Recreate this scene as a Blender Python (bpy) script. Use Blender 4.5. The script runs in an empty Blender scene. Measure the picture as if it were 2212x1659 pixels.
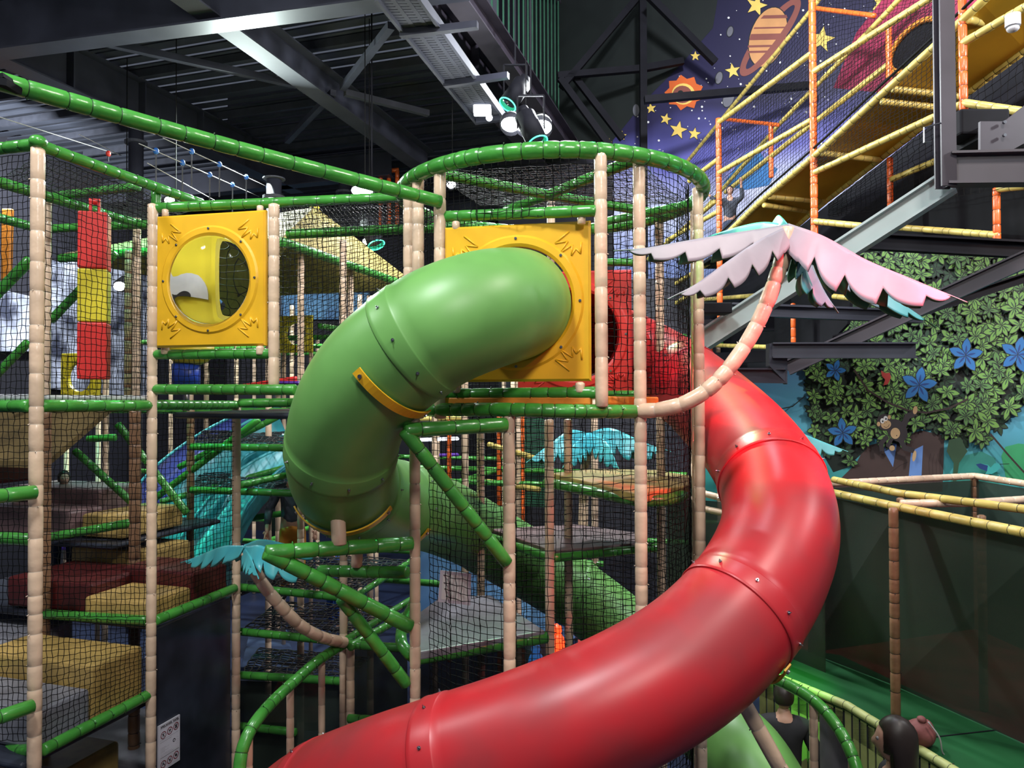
import bpy, bmesh, math, random
from mathutils import Vector, Matrix, noise
random.seed(7)
S = bpy.context.scene
C = S.collection
R = math.radians
F = 1600.0; CX = 1106.0; CY = 829.5; CAMZ = 4.3
# ---------------- camera ----------------
cam_d = bpy.data.cameras.new('camera'); cam = bpy.data.objects.new('camera', cam_d); C.objects.link(cam)
cam_d.sensor_width = 36; cam_d.lens = 36*F/2212; cam_d.clip_start = .05; cam_d.clip_end = 200
cam.matrix_world = Matrix.Translation((0, 0, CAMZ)) @ Matrix.Rotation(R(90.85), 4, 'X') @ Matrix.Rotation(R(-.2), 4, 'Z')
S.camera = cam
CM = cam.matrix_world.to_3x3(); CO = Vector((0, 0, CAMZ))
# ---------------- view / world ----------------
S.view_settings.view_transform = 'Standard'; S.view_settings.look = 'None'
S.view_settings.exposure = EXPO = 0.5; S.view_settings.gamma = 1; S.view_settings.use_curve_mapping = False
w = bpy.data.worlds.new('world'); S.world = w; w.use_nodes = True
w.node_tree.nodes['Background'].inputs[0].default_value = (.55, .62, .8, 1)
w.node_tree.nodes['Background'].inputs[1].default_value = .11
try:
    S.cycles.use_denoising = True
    S.cycles.max_bounces = 5; S.cycles.diffuse_bounces = 2; S.cycles.glossy_bounces = 2; S.cycles.transparent_max_bounces = 12
except Exception: pass
# ---------------- projection helpers (author in photo pixels, place in metres) ----------------
def ray(x, y):
    d = CM @ Vector(((x-CX)/F, (CY-y)/F, -1)); return d
def P(x, y, Y): d = ray(x, y); return CO + d*(Y/d.y)
def Pz(x, y, z): d = ray(x, y); return CO + d*((z-CAMZ)/d.z)
class VP:                       # vertical plane through two ground points
    def __init__(s, a, b):
        s.a = Vector((a[0], a[1], 0)); d = Vector((b[0]-a[0], b[1]-a[1], 0)).normalized(); s.d = d
        s.n = Vector((d.y, -d.x, 0))
        if s.n.dot(s.a) > 0: s.n = -s.n      # towards the camera
    def at(s, x, y, off=0):
        r = ray(x, y); t = (s.a+s.n*off-CO).dot(s.n)/r.dot(s.n); return CO + r*t
AZ = R(17.2); UU = Vector((math.sin(AZ), math.cos(AZ), 0)); VV = Vector((math.cos(AZ), -math.sin(AZ), 0))
def H(u, v, z): p = UU*u+VV*v; p.z = z; return p
def aim(p, q): return (q-p).to_track_quat('-Z', 'Y').to_euler()
# ---------------- lights ----------------
def light(kind, loc, target, power, col, size=.3, angle=60, blend=.4):
    l = bpy.data.lights.new('lamp_light', kind); o = bpy.data.objects.new('lamp_light', l); C.objects.link(o)
    l.energy = power; l.color = col; o.location = loc
    if kind == 'AREA': l.shape = 'DISK'; l.size = size
    if kind == 'SPOT': l.spot_size = R(angle); l.spot_blend = blend; l.shadow_soft_size = size
    if kind == 'POINT': l.shadow_soft_size = size
    if target is not None: o.rotation_euler = aim(Vector(loc), Vector(target))
    return o
WH = (.93, .97, 1)
# white hall floodlights under the ceiling (most out of the frame), plus one added fill lamp
light('AREA', (-1.5, 1.5, 9.4), (-.6, 5, 4), 250, WH, .9)
light('AREA', (1.2, -.8, 7.6), (-.2, 5, 3.2), 110, (1, .97, .92), .8)  # unseen fill lamp added behind the camera to brighten the front posts
light('AREA', (3.6, 2.2, 9.2), (2.2, 6, 3), 160, (1, .9, .84), .9)
light('AREA', (-5.5, 3.5, 9.0), (-3.5, 6.5, 4.2), 130, WH, .6)
light('AREA', (-4.5, 12.5, 8.6), (-3, 8.5, 3), 560, (.85, 1, .95), .5)
light('AREA', (.8, 11.0, 9.0), (0, 8, 3), 260, WH, .5)
light('AREA', (7.0, 4.5, 8.0), (7.2, 11.5, 4.0), 240, (.95, .97, 1), .5)
light('AREA', (2.0, 6.5, 11.0), (4.6, 13, 7.5), 520, (.85, .88, 1), .6)
light('AREA', (-9.5, 14.0, 9.0), (-13.5, 18, 5.5), 700, (.9, .95, 1), .5)
# coloured stage spots
light('SPOT', (3.4, 1.6, 7.2), (2.22, 4.15, 4.98), 2600, (1, .06, .12), .1, 21, .9)
light('SPOT', (-1.0, 1.0, 7.4), (1.35, 4.2, 5.1), 420, (1, .15, .22), .1, 16, .8)
light('SPOT', (2.6, .5, 6.8), (.85, 4.5, 4.9), 110, (1, .12, .06), .1, 16)
light('SPOT', (4.4, 1.8, 6.6), (1.75, 4.6, 4.3), 130, (1, .1, .1), .1, 26)
light('SPOT', (1.2, 9.6, 8.2), (.9, 6.5, 5.4), 330, (.05, 1, .2), .1, 36)
light('SPOT', (-3.0, 10.5, 8.3), (-3.6, 6.6, 5.6), 420, (.05, 1, .18), .1, 34)
light('SPOT', (-4.2, 7.5, 7.6), (-3.6, 10.2, 2.8), 520, (.08, 1, .7), .1, 60)
light('SPOT', (-.2, 3.2, 8.6), (1.62, 5.75, 4.3), 500, (.1, 1, .1), .05, 7, .5)
light('SPOT', (1.2, 3.0, 8.8), (1.95, 5.55, 4.2), 3500, (.12, 1, .08), .05, 10, .9)
light('SPOT', (5.6, 3.4, 7.6), (2.9, 7.2, 3.4), 50, (.25, 1, .2), .1, 16)
light('SPOT', (6.5, 4.2, 7.5), (5.2, 9.4, 6.2), 150, (1, .35, .12), .1, 60)
# ---------------- materials ----------------
M = {}
def mat(name, col, rough=.5, metal=0, var=.15, vs=6, bump=0, bs=30, spec=.5, coat=0, alpha=1, emit=None, estr=0, trans=0, col2=None):
    m = bpy.data.materials.new(name); m.use_nodes = True; nt = m.node_tree; b = nt.nodes['Principled BSDF']
    b.inputs['Roughness'].default_value = rough; b.inputs['Metallic'].default_value = metal
    b.inputs['Specular IOR Level'].default_value = spec; b.inputs['Coat Weight'].default_value = coat
    b.inputs['Coat Roughness'].default_value = .15
    tc = nt.nodes.new('ShaderNodeTexCoord')
    n = nt.nodes.new('ShaderNodeTexNoise'); n.inputs['Scale'].default_value = vs; n.inputs['Detail'].default_value = 3
    nt.links.new(tc.outputs['Object'], n.inputs['Vector'])
    r = nt.nodes.new('ShaderNodeValToRGB'); c2 = col2 or [c*(1-var) for c in col]; c1 = col if col2 else [min(1, c*(1+var)) for c in col]
    r.color_ramp.elements[0].position = .35; r.color_ramp.elements[1].position = .65
    r.color_ramp.elements[0].color = (*c2, 1); r.color_ramp.elements[1].color = (*c1, 1)
    nt.links.new(n.outputs['Fac'], r.inputs['Fac']); nt.links.new(r.outputs['Color'], b.inputs['Base Color'])
    if bump:
        n2 = nt.nodes.new('ShaderNodeTexNoise'); n2.inputs['Scale'].default_value = bs; n2.inputs['Detail'].default_value = 2
        nt.links.new(tc.outputs['Object'], n2.inputs['Vector'])
        bp = nt.nodes.new('ShaderNodeBump'); bp.inputs['Strength'].default_value = bump; bp.inputs['Distance'].default_value = .01
        nt.links.new(n2.outputs['Fac'], bp.inputs['Height']); nt.links.new(bp.outputs['Normal'], b.inputs['Normal'])
    if alpha < 1: b.inputs['Alpha'].default_value = alpha
    if trans: b.inputs['Transmission Weight'].default_value = trans; b.inputs['IOR'].default_value = 1.1
    if emit: b.inputs['Emission Color'].default_value = (*emit, 1); b.inputs['Emission Strength'].default_value = estr
    M[name] = m; return m
mat('green_vinyl', (.05, .26, .035), .3, bump=.25, bs=25, coat=.3)
mat('tan_vinyl', (.68, .49, .34), .34, bump=.25, bs=25, coat=.25, var=.08)
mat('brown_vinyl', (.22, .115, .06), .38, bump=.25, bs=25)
mat('orange_vinyl', (.72, .12, .018), .34, bump=.25, bs=25, coat=.2)
mat('yellow_vinyl', (.56, .43, .11), .42, bump=.25, bs=25)
mat('dark_tie', (.01, .05, .01), .5); mat('light_tie', (.62, .5, .38), .5)
mat('black_tie', (.01, .01, .01), .5)
mat('green_plastic', (.135, .335, .08), .42, var=.1, vs=2.5, bump=.05, bs=6)
mat('red_plastic', (.56, .014, .022), .38, var=.22, vs=1.7, bump=.05, bs=6, col2=(.33, .03, .035))
mat('yellow_plastic', (.78, .42, .015), .38, var=.05)
mat('slate_mat', (.05, .08, .16), .5)
mat('lemon_plastic', (.68, .55, .03), .4, var=.05)
mat('red_panel', (.62, .03, .025), .4, var=.06)
mat('steel', (.30, .31, .34), .3, 1)
mat('dark_steel', (.035, .037, .052), .45, var=.25, vs=1.5, spec=.4)
mat('mid_steel', (.05, .053, .07), .75, var=.2, vs=1.5)
mat('violet_steel', (.05, .043, .055), .5, var=.2, vs=1.5)
mat('pale_steel', (.36, .44, .43), .4, var=.12, vs=1.5)
mat('deck_metal', (.035, .04, .055), .6, var=.3, vs=.8)
mat('black_paint', (.006, .006, .009), .75, spec=.2)
mat('dark_wall', (.013, .013, .02), .7, var=.3, vs=.7)
mat('net_black', (.006, .006, .006), .7, spec=.12)
mat('net_grey', (.05, .05, .055), .32)  # black netting greyed: light on the wires put into the colour
mat('clear', (.9, .95, .93), .03, trans=1, var=0)
mat('maroon_vinyl', (.085, .012, .012), .4, bump=.1, bs=10)
mat('ochre_vinyl', (.44, .29, .09), .42, bump=.1, bs=10)
mat('grey_vinyl', (.22, .22, .25), .38, bump=.1, bs=10)
mat('mauve_vinyl', (.17, .10, .10), .42, bump=.1, bs=10)
mat('white_vinyl', (.6, .6, .63), .35)
mat('purple_vinyl', (.10, .035, .30), .35)
mat('blue_mat', (.010, .017, .05), .5, var=.3, vs=1)
mat('board_navy', (.022, .026, .04), .36, var=.5, vs=2)
mat('orange_pad', (.75, .26, .03), .45, bump=.3, bs=20)
mat('leaf_top', (.24, .27, .30), .45, var=.06, bump=.1, bs=8)
mat('leaf_teal', (.08, .38, .40), .45, var=.1)
mat('leaf_under', (.03, .17, .08), .5, var=.15)
mat('blue_plastic', (.02, .07, .5), .35)
mat('teal_plastic', (.10, .52, .52), .3, col2=(.05, .35, .42), vs=2)
mat('navy_plastic', (.03, .05, .25), .35)
mat('sky_paint', (.16, .38, .62), .6, col2=(.08, .2, .42), vs=1)
mat('straw', (.34, .27, .07), .85, bump=.3, bs=30, col2=(.24, .18, .05), vs=14)
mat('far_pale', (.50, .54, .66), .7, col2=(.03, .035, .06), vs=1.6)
mat('ramp_shaded_ochre', (.14, .095, .035), .5, var=.3, vs=3)  # ochre darkened: the shadow on the ramp is put into its colour
mat('paper', (.62, .60, .66), .5, var=.02); mat('print_black', (.012, .01, .012), .6); mat('print_red', (.20, .01, .02), .6)
mat('mesh_dark', (.028, .042, .03), .55, alpha=.74, var=.25, vs=.9)
mat('mat_green', (.007, .075, .02), .5, var=.2, vs=1.2); mat('mat_red', (.16, .008, .012), .5, var=.3, vs=1.2)
mat('slat_cream', (.42, .46, .17), .5, var=.12)
mat('skin', (.5, .28, .2), .5, var=.05); mat('hair_dark', (.02, .013, .01), .45); mat('cloth_black', (.012, .012, .015), .8)
mat('cloth_grey', (.05, .06, .085), .8); mat('cloth_blue', (.02, .08, .4), .8); mat('cloth_orange', (.55, .22, .02), .7)
mat('denim', (.03, .045, .09), .8); mat('bag_pink', (.22, .07, .065), .7, bump=.4, bs=14); mat('print_grey', (.16, .16, .17), .7)
mat('rope', (.35, .34, .33), .5); mat('clip_blue', (.02, .1, .35), .4); mat('clip_red', (.5, .03, .02), .4)
mat('lamp_white', (1, 1, 1), .4, emit=(.9, .95, 1), estr=38, var=0)
mat('lamp_green', (.1, .8, .5), .4, emit=(.05, 1, .5), estr=2.5, var=0)
mat('lamp_red', (.8, .05, .02), .4, emit=(1, .05, .01), estr=2.2, var=0)
mat('lamp_blue', (.1, .4, .9), .4, emit=(.02, .3, 1), estr=2, var=0)
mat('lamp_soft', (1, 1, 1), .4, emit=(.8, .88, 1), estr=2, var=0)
mat('purlin', (.035, .038, .05), .5); mat('green_slat', (.012, .085, .04), .7); mat('glass_dark', (.02, .02, .035), .12, spec=.6)
mat('pink_cave', (.24, .025, .06), .5, var=.2, vs=3); mat('amber_deck', (.42, .24, .015), .45, var=.1, vs=2)
# ---------------- object helpers ----------------
def mk(name, vs, fs, mats, parent=None, origin=None, smooth=True, mi=None):
    me = bpy.data.meshes.new(name)
    o0 = Vector(origin) if origin is not None else (Vector((0, 0, 0)) if parent is not None else Vector(vs[0]))
    me.from_pydata([tuple(Vector(v)-o0) for v in vs], [], fs)
    if isinstance(mats, str): mats = [mats]
    for m in mats: me.materials.append(M[m])
    if mi: me.polygons.foreach_set('material_index', mi)
    me.polygons.foreach_set('use_smooth', [smooth]*len(fs))
    me.update()
    o = bpy.data.objects.new(name, me); C.objects.link(o)
    if parent is not None: o.parent = parent
    o.location = o0 if parent is None else o0
    return o
def tag(o, label=None, cat=None, group=None, kind=None):
    if label: o['label'] = label
    if cat: o['category'] = cat
    if group: o['group'] = group
    if kind: o['kind'] = kind
    return o
def thing(name, label, cat, loc=(0, 0, 0), rz=0, group=None):
    o = bpy.data.objects.new(name, None); C.objects.link(o); o.location = loc; o.rotation_euler = (0, 0, rz)
    o.empty_display_size = .1
    return tag(o, label, cat, group)
class MB:
    def __init__(s): s.v = []; s.f = []; s.m = []
    def add(s, vs, fs, mi=0):
        n = len(s.v); s.v += [Vector(v) for v in vs]; s.f += [[i+n for i in f] for f in fs]; s.m += [mi]*len(fs)
    def box(s, a, b, mi=0, bev=0):
        x0, y0, z0 = a; x1, y1, z1 = b
        if x0 > x1: x0, x1 = x1, x0
        if y0 > y1: y0, y1 = y1, y0
        if z0 > z1: z0, z1 = z1, z0
        if bev:
            bm = bmesh.new(); bmesh.ops.create_cube(bm, size=1)
            for v in bm.verts: v.co = Vector(((x0+x1)/2+v.co.x*(x1-x0), (y0+y1)/2+v.co.y*(y1-y0), (z0+z1)/2+v.co.z*(z1-z0)))
            bmesh.ops.bevel(bm, geom=bm.edges[:], offset=bev, segments=2, affect='EDGES', profile=.5)
            bm.verts.index_update(); s.add([v.co.copy() for v in bm.verts], [[v.index for v in f.verts] for f in bm.faces], mi); bm.free(); return
        s.add([(x0,y0,z0),(x1,y0,z0),(x1,y1,z0),(x0,y1,z0),(x0,y0,z1),(x1,y0,z1),(x1,y1,z1),(x0,y1,z1)],
              [[0,3,2,1],[4,5,6,7],[0,1,5,4],[1,2,6,5],[2,3,7,6],[3,0,4,7]], mi)
    def hull(s, top, bot, mi=0):            # prism between two matching loops
        n = len(top); s.add(list(top)+list(bot), [list(range(n)), list(range(2*n-1, n-1, -1))]+[[i, i+n, (i+1) % n+n, (i+1) % n] for i in range(n)], mi)
    def beam(s, a, b, w, h, mi=0, up=Vector((0, 0, 1))):
        a = Vector(a); b = Vector(b); d = (b-a).normalized(); sd = d.cross(up).normalized(); u = sd.cross(d)
        q = [sd*-w/2+u*-h/2, sd*w/2+u*-h/2, sd*w/2+u*h/2, sd*-w/2+u*h/2]
        s.hull([a+k for k in q], [b+k for k in q], mi)
    def rings(s, ctr, rad, sides, mi=0, cap=True, mis=None):
        fr = frames(ctr); n0 = len(s.v)
        for c, (t, u, v), r in zip(ctr, fr, rad):
            for k in range(sides):
                a = 2*math.pi*k/sides; s.v.append(c+(u*math.cos(a)+v*math.sin(a))*r)
        for i in range(len(ctr)-1):
            for k in range(sides):
                a = n0+i*sides+k; b = n0+i*sides+(k+1) % sides
                s.f.append([a, b, b+sides, a+sides]); s.m.append(mis[i] if mis else mi)
        if cap:
            s.f.append([n0+k for k in range(sides)][::-1]); s.m.append(mi)
            s.f.append([n0+(len(ctr)-1)*sides+k for k in range(sides)]); s.m.append(mi)
    def cyl(s, a, b, r, sides=12, mi=0, r2=None): s.rings([Vector(a), Vector(b)], [r, r if r2 is None else r2], sides, mi)
    def sphere(s, c, r, mi=0, sc=(1, 1, 1), n=10, m=14):
        c = Vector(c); vs = []; fs = []
        for i in range(n+1):
            th = math.pi*i/n
            for k in range(m):
                a = 2*math.pi*k/m; vs.append(c+Vector((sc[0]*r*math.sin(th)*math.cos(a), sc[1]*r*math.sin(th)*math.sin(a), sc[2]*r*math.cos(th))))
        for i in range(n):
            for k in range(m): fs.append([i*m+k, (i+1)*m+k, (i+1)*m+(k+1) % m, i*m+(k+1) % m])
        s.add(vs, fs, mi)
    def build(s, name, mats, parent=None, origin=None, smooth=False):
        return mk(name, s.v, s.f, mats, parent, origin, smooth, s.m)
def frames(pts):
    n = len(pts); out = []; u = None
    for i in range(n):
        t = (pts[min(i+1, n-1)]-pts[max(i-1, 0)])
        if t.length < 1e-7: t = Vector((0, 0, 1))
        t.normalize()
        if u is None:
            ref = Vector((0, 0, 1)) if abs(t.z) < .9 else Vector((0, 1, 0)); u = t.cross(ref).normalized()
        else:
            u = (u-t*u.dot(t)); u = u.normalized() if u.length > 1e-6 else t.orthogonal().normalized()
        out.append((t, u, t.cross(u)))
    return out
def spline(pts, step=.06):
    p = [Vector(q) for q in pts]; p = [p[0]*2-p[1]]+p+[p[-1]*2-p[-2]]; out = []
    for i in range(1, len(p)-2):
        n = max(2, int((p[i+1]-p[i]).length/step))
        for k in range(n):
            t = k/n; a, b, c, d = p[i-1:i+3]
            out.append(.5*((2*b)+(c-a)*t+(2*a-5*b+4*c-d)*t*t+(3*b-a-3*c+d)*t**3))
    out.append(p[-2]); return out
def arclen(pts):
    L = [0]
    for i in range(1, len(pts)): L.append(L[-1]+(pts[i]-pts[i-1]).length)
    return L
def sample(pts, L, s):
    s = max(0, min(L[-1], s))
    lo, hi = 0, len(L)-1
    while hi-lo > 1:
        m = (lo+hi)//2
        if L[m] <= s: lo = m
        else: hi = m
    k = (s-L[lo])/max(1e-9, L[hi]-L[lo]); return pts[lo].lerp(pts[hi], k)
rt = random.Random(3)
def tube(label, pts, mat_='green_vinyl', r=.04, tie=.17, group=None, name=None, cat=None, sides=12, curve=False, nub=False, bulge=.03, cross=False):
    """pipe in a padded vinyl sleeve pinched by cable ties"""
    pts = [Vector(p) for p in pts]
    if curve: pts = spline(pts, .03)
    L = arclen(pts); T = L[-1]
    ss = [0.0]
    while ss[-1] < T-tie*.6: ss.append(ss[-1]+tie*rt.uniform(.6, 1.35))
    ss[-1] = T
    tm = {'green_vinyl': 'dark_tie', 'tan_vinyl': 'light_tie'}.get(mat_, 'black_tie')
    S_ = [(0, r*.55, 0), (.006, r*.85, 0)]; hi = sides >= 10
    for a, b in zip(ss[:-1], ss[1:]):
        l = b-a; e = min(.009, l*.2); k = rt.uniform(.4, 1.2)*bulge
        S_.append((a+e, r*(1+k*.3), 0))
        if hi: S_.append((a+l*.3, r*(1+k), 0))
        S_.append((a+l*(.7 if hi else .5), r*(1+k*.8), 0)); S_.append((b-e, r*(1+k*.2), 0))
        if b < T-1e-4: S_.append((b-e*.3, r*.93, 1)); S_.append((b+e*.3, r*.93, 0))
    S_.append((T-.004, r*.85, 0)); S_.append((T, r*.5, 0))
    S_.sort(key=lambda q: q[0])
    mb = MB(); ctr = [sample(pts, L, q[0]) for q in S_]
    # straight pieces need stable tangents: use dense centres only
    mb.rings(ctr, [q[1] for q in S_], sides, 0, True, [q[2] for q in S_])
    if nub:
        fr = frames(ctr); nm = 1
        for q, c, (t, u, v) in zip(S_, ctr, fr):
            if q[2] == 1:
                a = rt.uniform(0, 6.28); d = u*math.cos(a)+v*math.sin(a)
                mb.cyl(c+d*r*.85, c+d*r*1.22+t*.006, .0035, 4, 1)
    name = name or {'green_vinyl': 'padded_rail', 'tan_vinyl': 'padded_post'}.get(mat_, 'padded_rail')
    o = mb.build(name, [M_ for M_ in (mat_, tm)], None, pts[0], True)
    return tag(o, label, cat or ('post' if name == 'padded_post' else 'rail'), group)
def post(label, x, y0, y1, Y, mat_='tan_vinyl', r=.039, yref=None, group=None, sides=12, nub=True, tie=.17, z1=None):
    a = P(x, y0, Y); b = Vector((a.x, a.y, P(x, y1, Y).z if z1 is None else z1))
    return tube(label, [a, b], mat_, r, tie, group, 'padded_post', 'post', sides, nub=nub, bulge=.035)
def net(label, a, b, c, d, cell=.045, r=.0028, mat_='net_black', jit=.12, sag=0, group=None, seed=0, hole=None):
    """knotted net stretched over the quad a-b-c-d"""
    a, b, c, d = map(Vector, (a, b, c, d)); g = random.Random(seed)
    n = max(2, int(max((b-a).length, (c-d).length)/cell)); m = max(2, int(max((d-a).length, (c-b).length)/cell))
    nr = (b-a).cross(d-a); nr = nr.normalized() if nr.length > 1e-9 else Vector((0, 1, 0)); P_ = {}
    for i in range(n+1):
        for j in range(m+1):
            s, t = i/n, j/m
            q = a.lerp(b, s).lerp(d.lerp(c, s), t)
            q = q+Vector((g.uniform(-1, 1), g.uniform(-1, 1), g.uniform(-1, 1)))*cell*jit
            if sag: q.z -= sag*math.sin(math.pi*s)*math.sin(math.pi*t)
            P_[i, j] = q
    vs = []; fs = []
    def wire(idx):
        n0 = len(vs)
        t = (P_[idx[-1]]-P_[idx[0]]).normalized(); u = t.orthogonal().normalized(); v = t.cross(u)
        o3 = [u*r, (u*-.5+v*.866)*r, (u*-.5-v*.866)*r]
        for ij in idx:
            for k in o3: vs.append(P_[ij]+k)
        for i in range(len(idx)-1):
            for k in range(3):
                p = n0+i*3+k; q = n0+i*3+(k+1) % 3; fs.append([p, q, q+3, p+3])
    for i in range(n+1): wire([(i, j) for j in range(m+1)])
    for j in range(m+1): wire([(i, j) for i in range(n+1)])
    o = mk('safety_net', vs, fs, mat_, None, a)
    return tag(o, label, 'net', group)
def ibeam(name, label, a, b, h=.4, wd=.2, t=.025, mat_='dark_steel', cat='beam', group=None, up=Vector((0, 0, 1)), stiff=0):
    a = Vector(a); b = Vector(b); d = (b-a).normalized(); sd = d.cross(up).normalized(); u = sd.cross(d)
    mb = MB()
    mb.beam(a+u*(h/2-t/2), b+u*(h/2-t/2), wd, t, up=up); mb.beam(a-u*(h/2-t/2), b-u*(h/2-t/2), wd, t, up=up); mb.beam(a, b, t*.6, h-2*t, up=up)
    if stiff:
        n = int((b-a).length/stiff)
        for i in range(1, n+1):
            c = a+d*stiff*(i-.4); mb.beam(c-d*.012, c+d*.012, wd*.92, h-2*t, up=up)
    return tag(mb.build(name, mat_, None, a), label, cat, group)
def steel_bar(name, label, a, b, w_=.1, h_=.1, mat_='dark_steel', cat='beam', group=None):
    mb = MB(); mb.beam(a, b, w_, h_, up=Vector((0, 0, 1)) if abs((Vector(b)-Vector(a)).normalized().z) < .95 else Vector((0, 1, 0)))
    return tag(mb.build(name, mat_, None, a), label, cat, group)
def struct(mb, name, mats, smooth=False):
    o = mb.build(name, mats, None, (0, 0, 0), smooth); o['kind'] = 'structure'; return o
def boxm(name, label, c0, c1, z0, z1, mat_, cat='play block', depth=None, group=None, wv=None):
    """foam block: front edge from c0 to c1 (ground points), pushed back by depth along the hall"""
    pass
# ================= SETTING =================
mb = MB(); q = [H(-2, -16, 0), H(-2, 16, 0), H(24, 16, 0), H(24, -16, 0)]
mb.hull(q, [p-Vector((0, 0, .2)) for p in q]); struct(mb, 'floor', 'blue_mat')
DZ = 10.2
# ribbed metal deck over the left hall
mb = MB(); v0, v1, rib = -16, -4.0, .3; u = 4.0; 
while u < 20:
    for (ua, ub, z) in ((u, u+rib*.5, DZ), (u+rib*.5, u+rib, DZ+.06)):
        a, b, c, d = H(ua, v0, z), H(ua, v1, z), H(ub, v1, z), H(ub, v0, z); mb.hull([p+Vector((0, 0, .03)) for p in (a, b, c, d)], [a, b, c, d])
    u += rib
struct(mb, 'ceiling', 'deck_metal')
# walls
def wallslab(name, a, b, z0, z1, m, t=.2):
    mb = MB(); a = Vector((a[0], a[1], 0)); b = Vector((b[0], b[1], 0)); d = (b-a).normalized(); n = Vector((d.y, -d.x, 0))
    if n.dot(a) < 0: n = -n
    lo = [a, b, b+n*t, a+n*t]; mb.hull([p+Vector((0, 0, z1)) for p in lo], [p+Vector((0, 0, z0)) for p in lo]); return struct(mb, name, m)
wallslab('wall_back', H(20.3, -16, 0)[:2], H(20.3, 1.0, 0)[:2], 0, 14.5, 'dark_wall')
wallslab('wall_left', H(-2, -16.0, 0)[:2], H(20.3, -16.0, 0)[:2], 0, 10.4, 'dark_wall')
# mural wall
WL = (-.3, 16.9); WA = tuple(Vector((-.3, 16.9)).lerp(Vector((12.5, 9.3)), .19)); WB = (12.5, 9.3)
wallslab('wall_front', WL, WA, 0, 14.5, 'dark_wall')
nodes_m = bpy.data.materials.new('mural_paint'); M['mural_paint'] = nodes_m; nodes_m.use_nodes = True; nt = nodes_m.node_tree; bs_ = nt.nodes['Principled BSDF']; bs_.inputs['Roughness'].default_value = .55
tc = nt.nodes.new('ShaderNodeTexCoord'); sx = nt.nodes.new('ShaderNodeSeparateXYZ'); nt.links.new(tc.outputs['Object'], sx.inputs[0])
nz = nt.nodes.new('ShaderNodeTexNoise'); nz.inputs['Scale'].default_value = .5; nt.links.new(tc.outputs['Object'], nz.inputs['Vector'])
ma = nt.nodes.new('ShaderNodeMath'); ma.operation = 'MULTIPLY_ADD'; nt.links.new(nz.outputs['Fac'], ma.inputs[0]); ma.inputs[1].default_value = 1.6; nt.links.new(sx.outputs['Z'], ma.inputs[2])
mr = nt.nodes.new('ShaderNodeMapRange'); mr.inputs['From Min'].default_value = 0.8; mr.inputs['From Max'].default_value = 14.8; nt.links.new(ma.outputs[0], mr.inputs['Value'])
rp = nt.nodes.new('ShaderNodeValToRGB'); cr = rp.color_ramp
cr.elements[0].position = 0; cr.elements[0].color = (.008, .02, .02, 1); cr.elements[1].position = 1; cr.elements[1].color = (.004, .003, .012, 1)
for p_, c_ in ((.14, (.01, .03, .03, 1)), (.19, (.05, .40, .36, 1)), (.27, (.10, .42, .55, 1)), (.36, (.10, .20, .42, 1)), (.45, (.04, .08, .18, 1)), (.51, (.20, .26, .52, 1)), (.58, (.62, .66, .9, 1)), (.64, (.12, .12, .44, 1)), (.71, (.014, .011, .06, 1))):
    e = cr.elements.new(p_); e.color = c_
nt.links.new(mr.outputs[0], rp.inputs['Fac']); nt.links.new(rp.outputs['Color'], bs_.inputs['Base Color'])
wallslab('wall_right', WA, WB, 0, 14.5, 'mural_paint')
WP = VP(WA, WB)
mb = MB(); q = [P(1130, 600, 13.2), P(1500, 560, 12.6)]; q = [Vector((q[0].x, q[0].y, 6.3)), Vector((q[1].x, q[1].y, 6.3)), Vector((q[1].x, q[1].y, 0)), Vector((q[0].x, q[0].y, 0))]; mb.hull(q, [p+Vector((0, .1, 0)) for p in q]); tag(mb.build('added_dark_sheet', 'dark_wall', None, q[3]), 'added dark sheet far behind the round tower', 'partition')  # sheet added to black out the low mural behind the tower
class Mural:
    def __init__(s): s.mb = MB(); s.mats = []; s.k = 0
    def poly(s, pts, m):
        if m not in s.mats: s.mats.append(m)
        s.k += 1; off = .006+.00002*s.k
        s.mb.add([WP.at(x, y, off) for x, y in pts], [list(range(len(pts)))], s.mats.index(m))
    def ell(s, cx, cy, rx, ry, m, rot=0, n=20, a0=0, a1=360):
        c, sn = math.cos(R(rot)), math.sin(R(rot)); p = []
        for i in range(n+(a1-a0 < 360)):
            a = R(a0+(a1-a0)*i/n); X = rx*math.cos(a); Y = ry*math.sin(a); p.append((cx+X*c-Y*sn, cy+X*sn+Y*c))
        s.poly(p, m)
    def star(s, cx, cy, r, m, n=5, rot=0, inner=.42):
        s.poly([(cx+(r if i % 2 == 0 else r*inner)*math.sin(R(rot+i*180/n)), cy-(r if i % 2 == 0 else r*inner)*math.cos(R(rot+i*180/n))) for i in range(2*n)], m)
    def line(s, pts, w_, m):
        for (x0, y0), (x1, y1) in zip(pts[:-1], pts[1:]):
            d = math.hypot(x1-x0, y1-y0) or 1; nx, ny = -(y1-y0)/d*w_/2, (x1-x0)/d*w_/2
            ex, ey = (x1-x0)/d*w_*.3, (y1-y0)/d*w_*.3
            s.poly([(x0+nx-ex, y0+ny-ey), (x1+nx+ex, y1+ny+ey), (x1-nx+ex, y1-ny+ey), (x0-nx-ex, y0-ny-ey)], m)
    def leaf(s, x, y, L, w_, ang, m, out='mur_black', vein=None):
        c, sn = math.cos(R(ang)), math.sin(R(ang))
        def sh(L, w_, o=0): return [(x+c*t*L-sn*k*w_+c*o, y+sn*t*L+c*k*w_+sn*o) for t, k in ((0, 0), (.25, .36), (.55, .5), (.82, .3), (1, 0), (.82, -.3), (.55, -.5), (.25, -.36))]
        s.poly(sh(L+3.6, w_+4, -1.8), out); s.poly(sh(L, w_), m)
        if vein: s.poly(sh(L*.6, w_*.24), vein)
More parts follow.
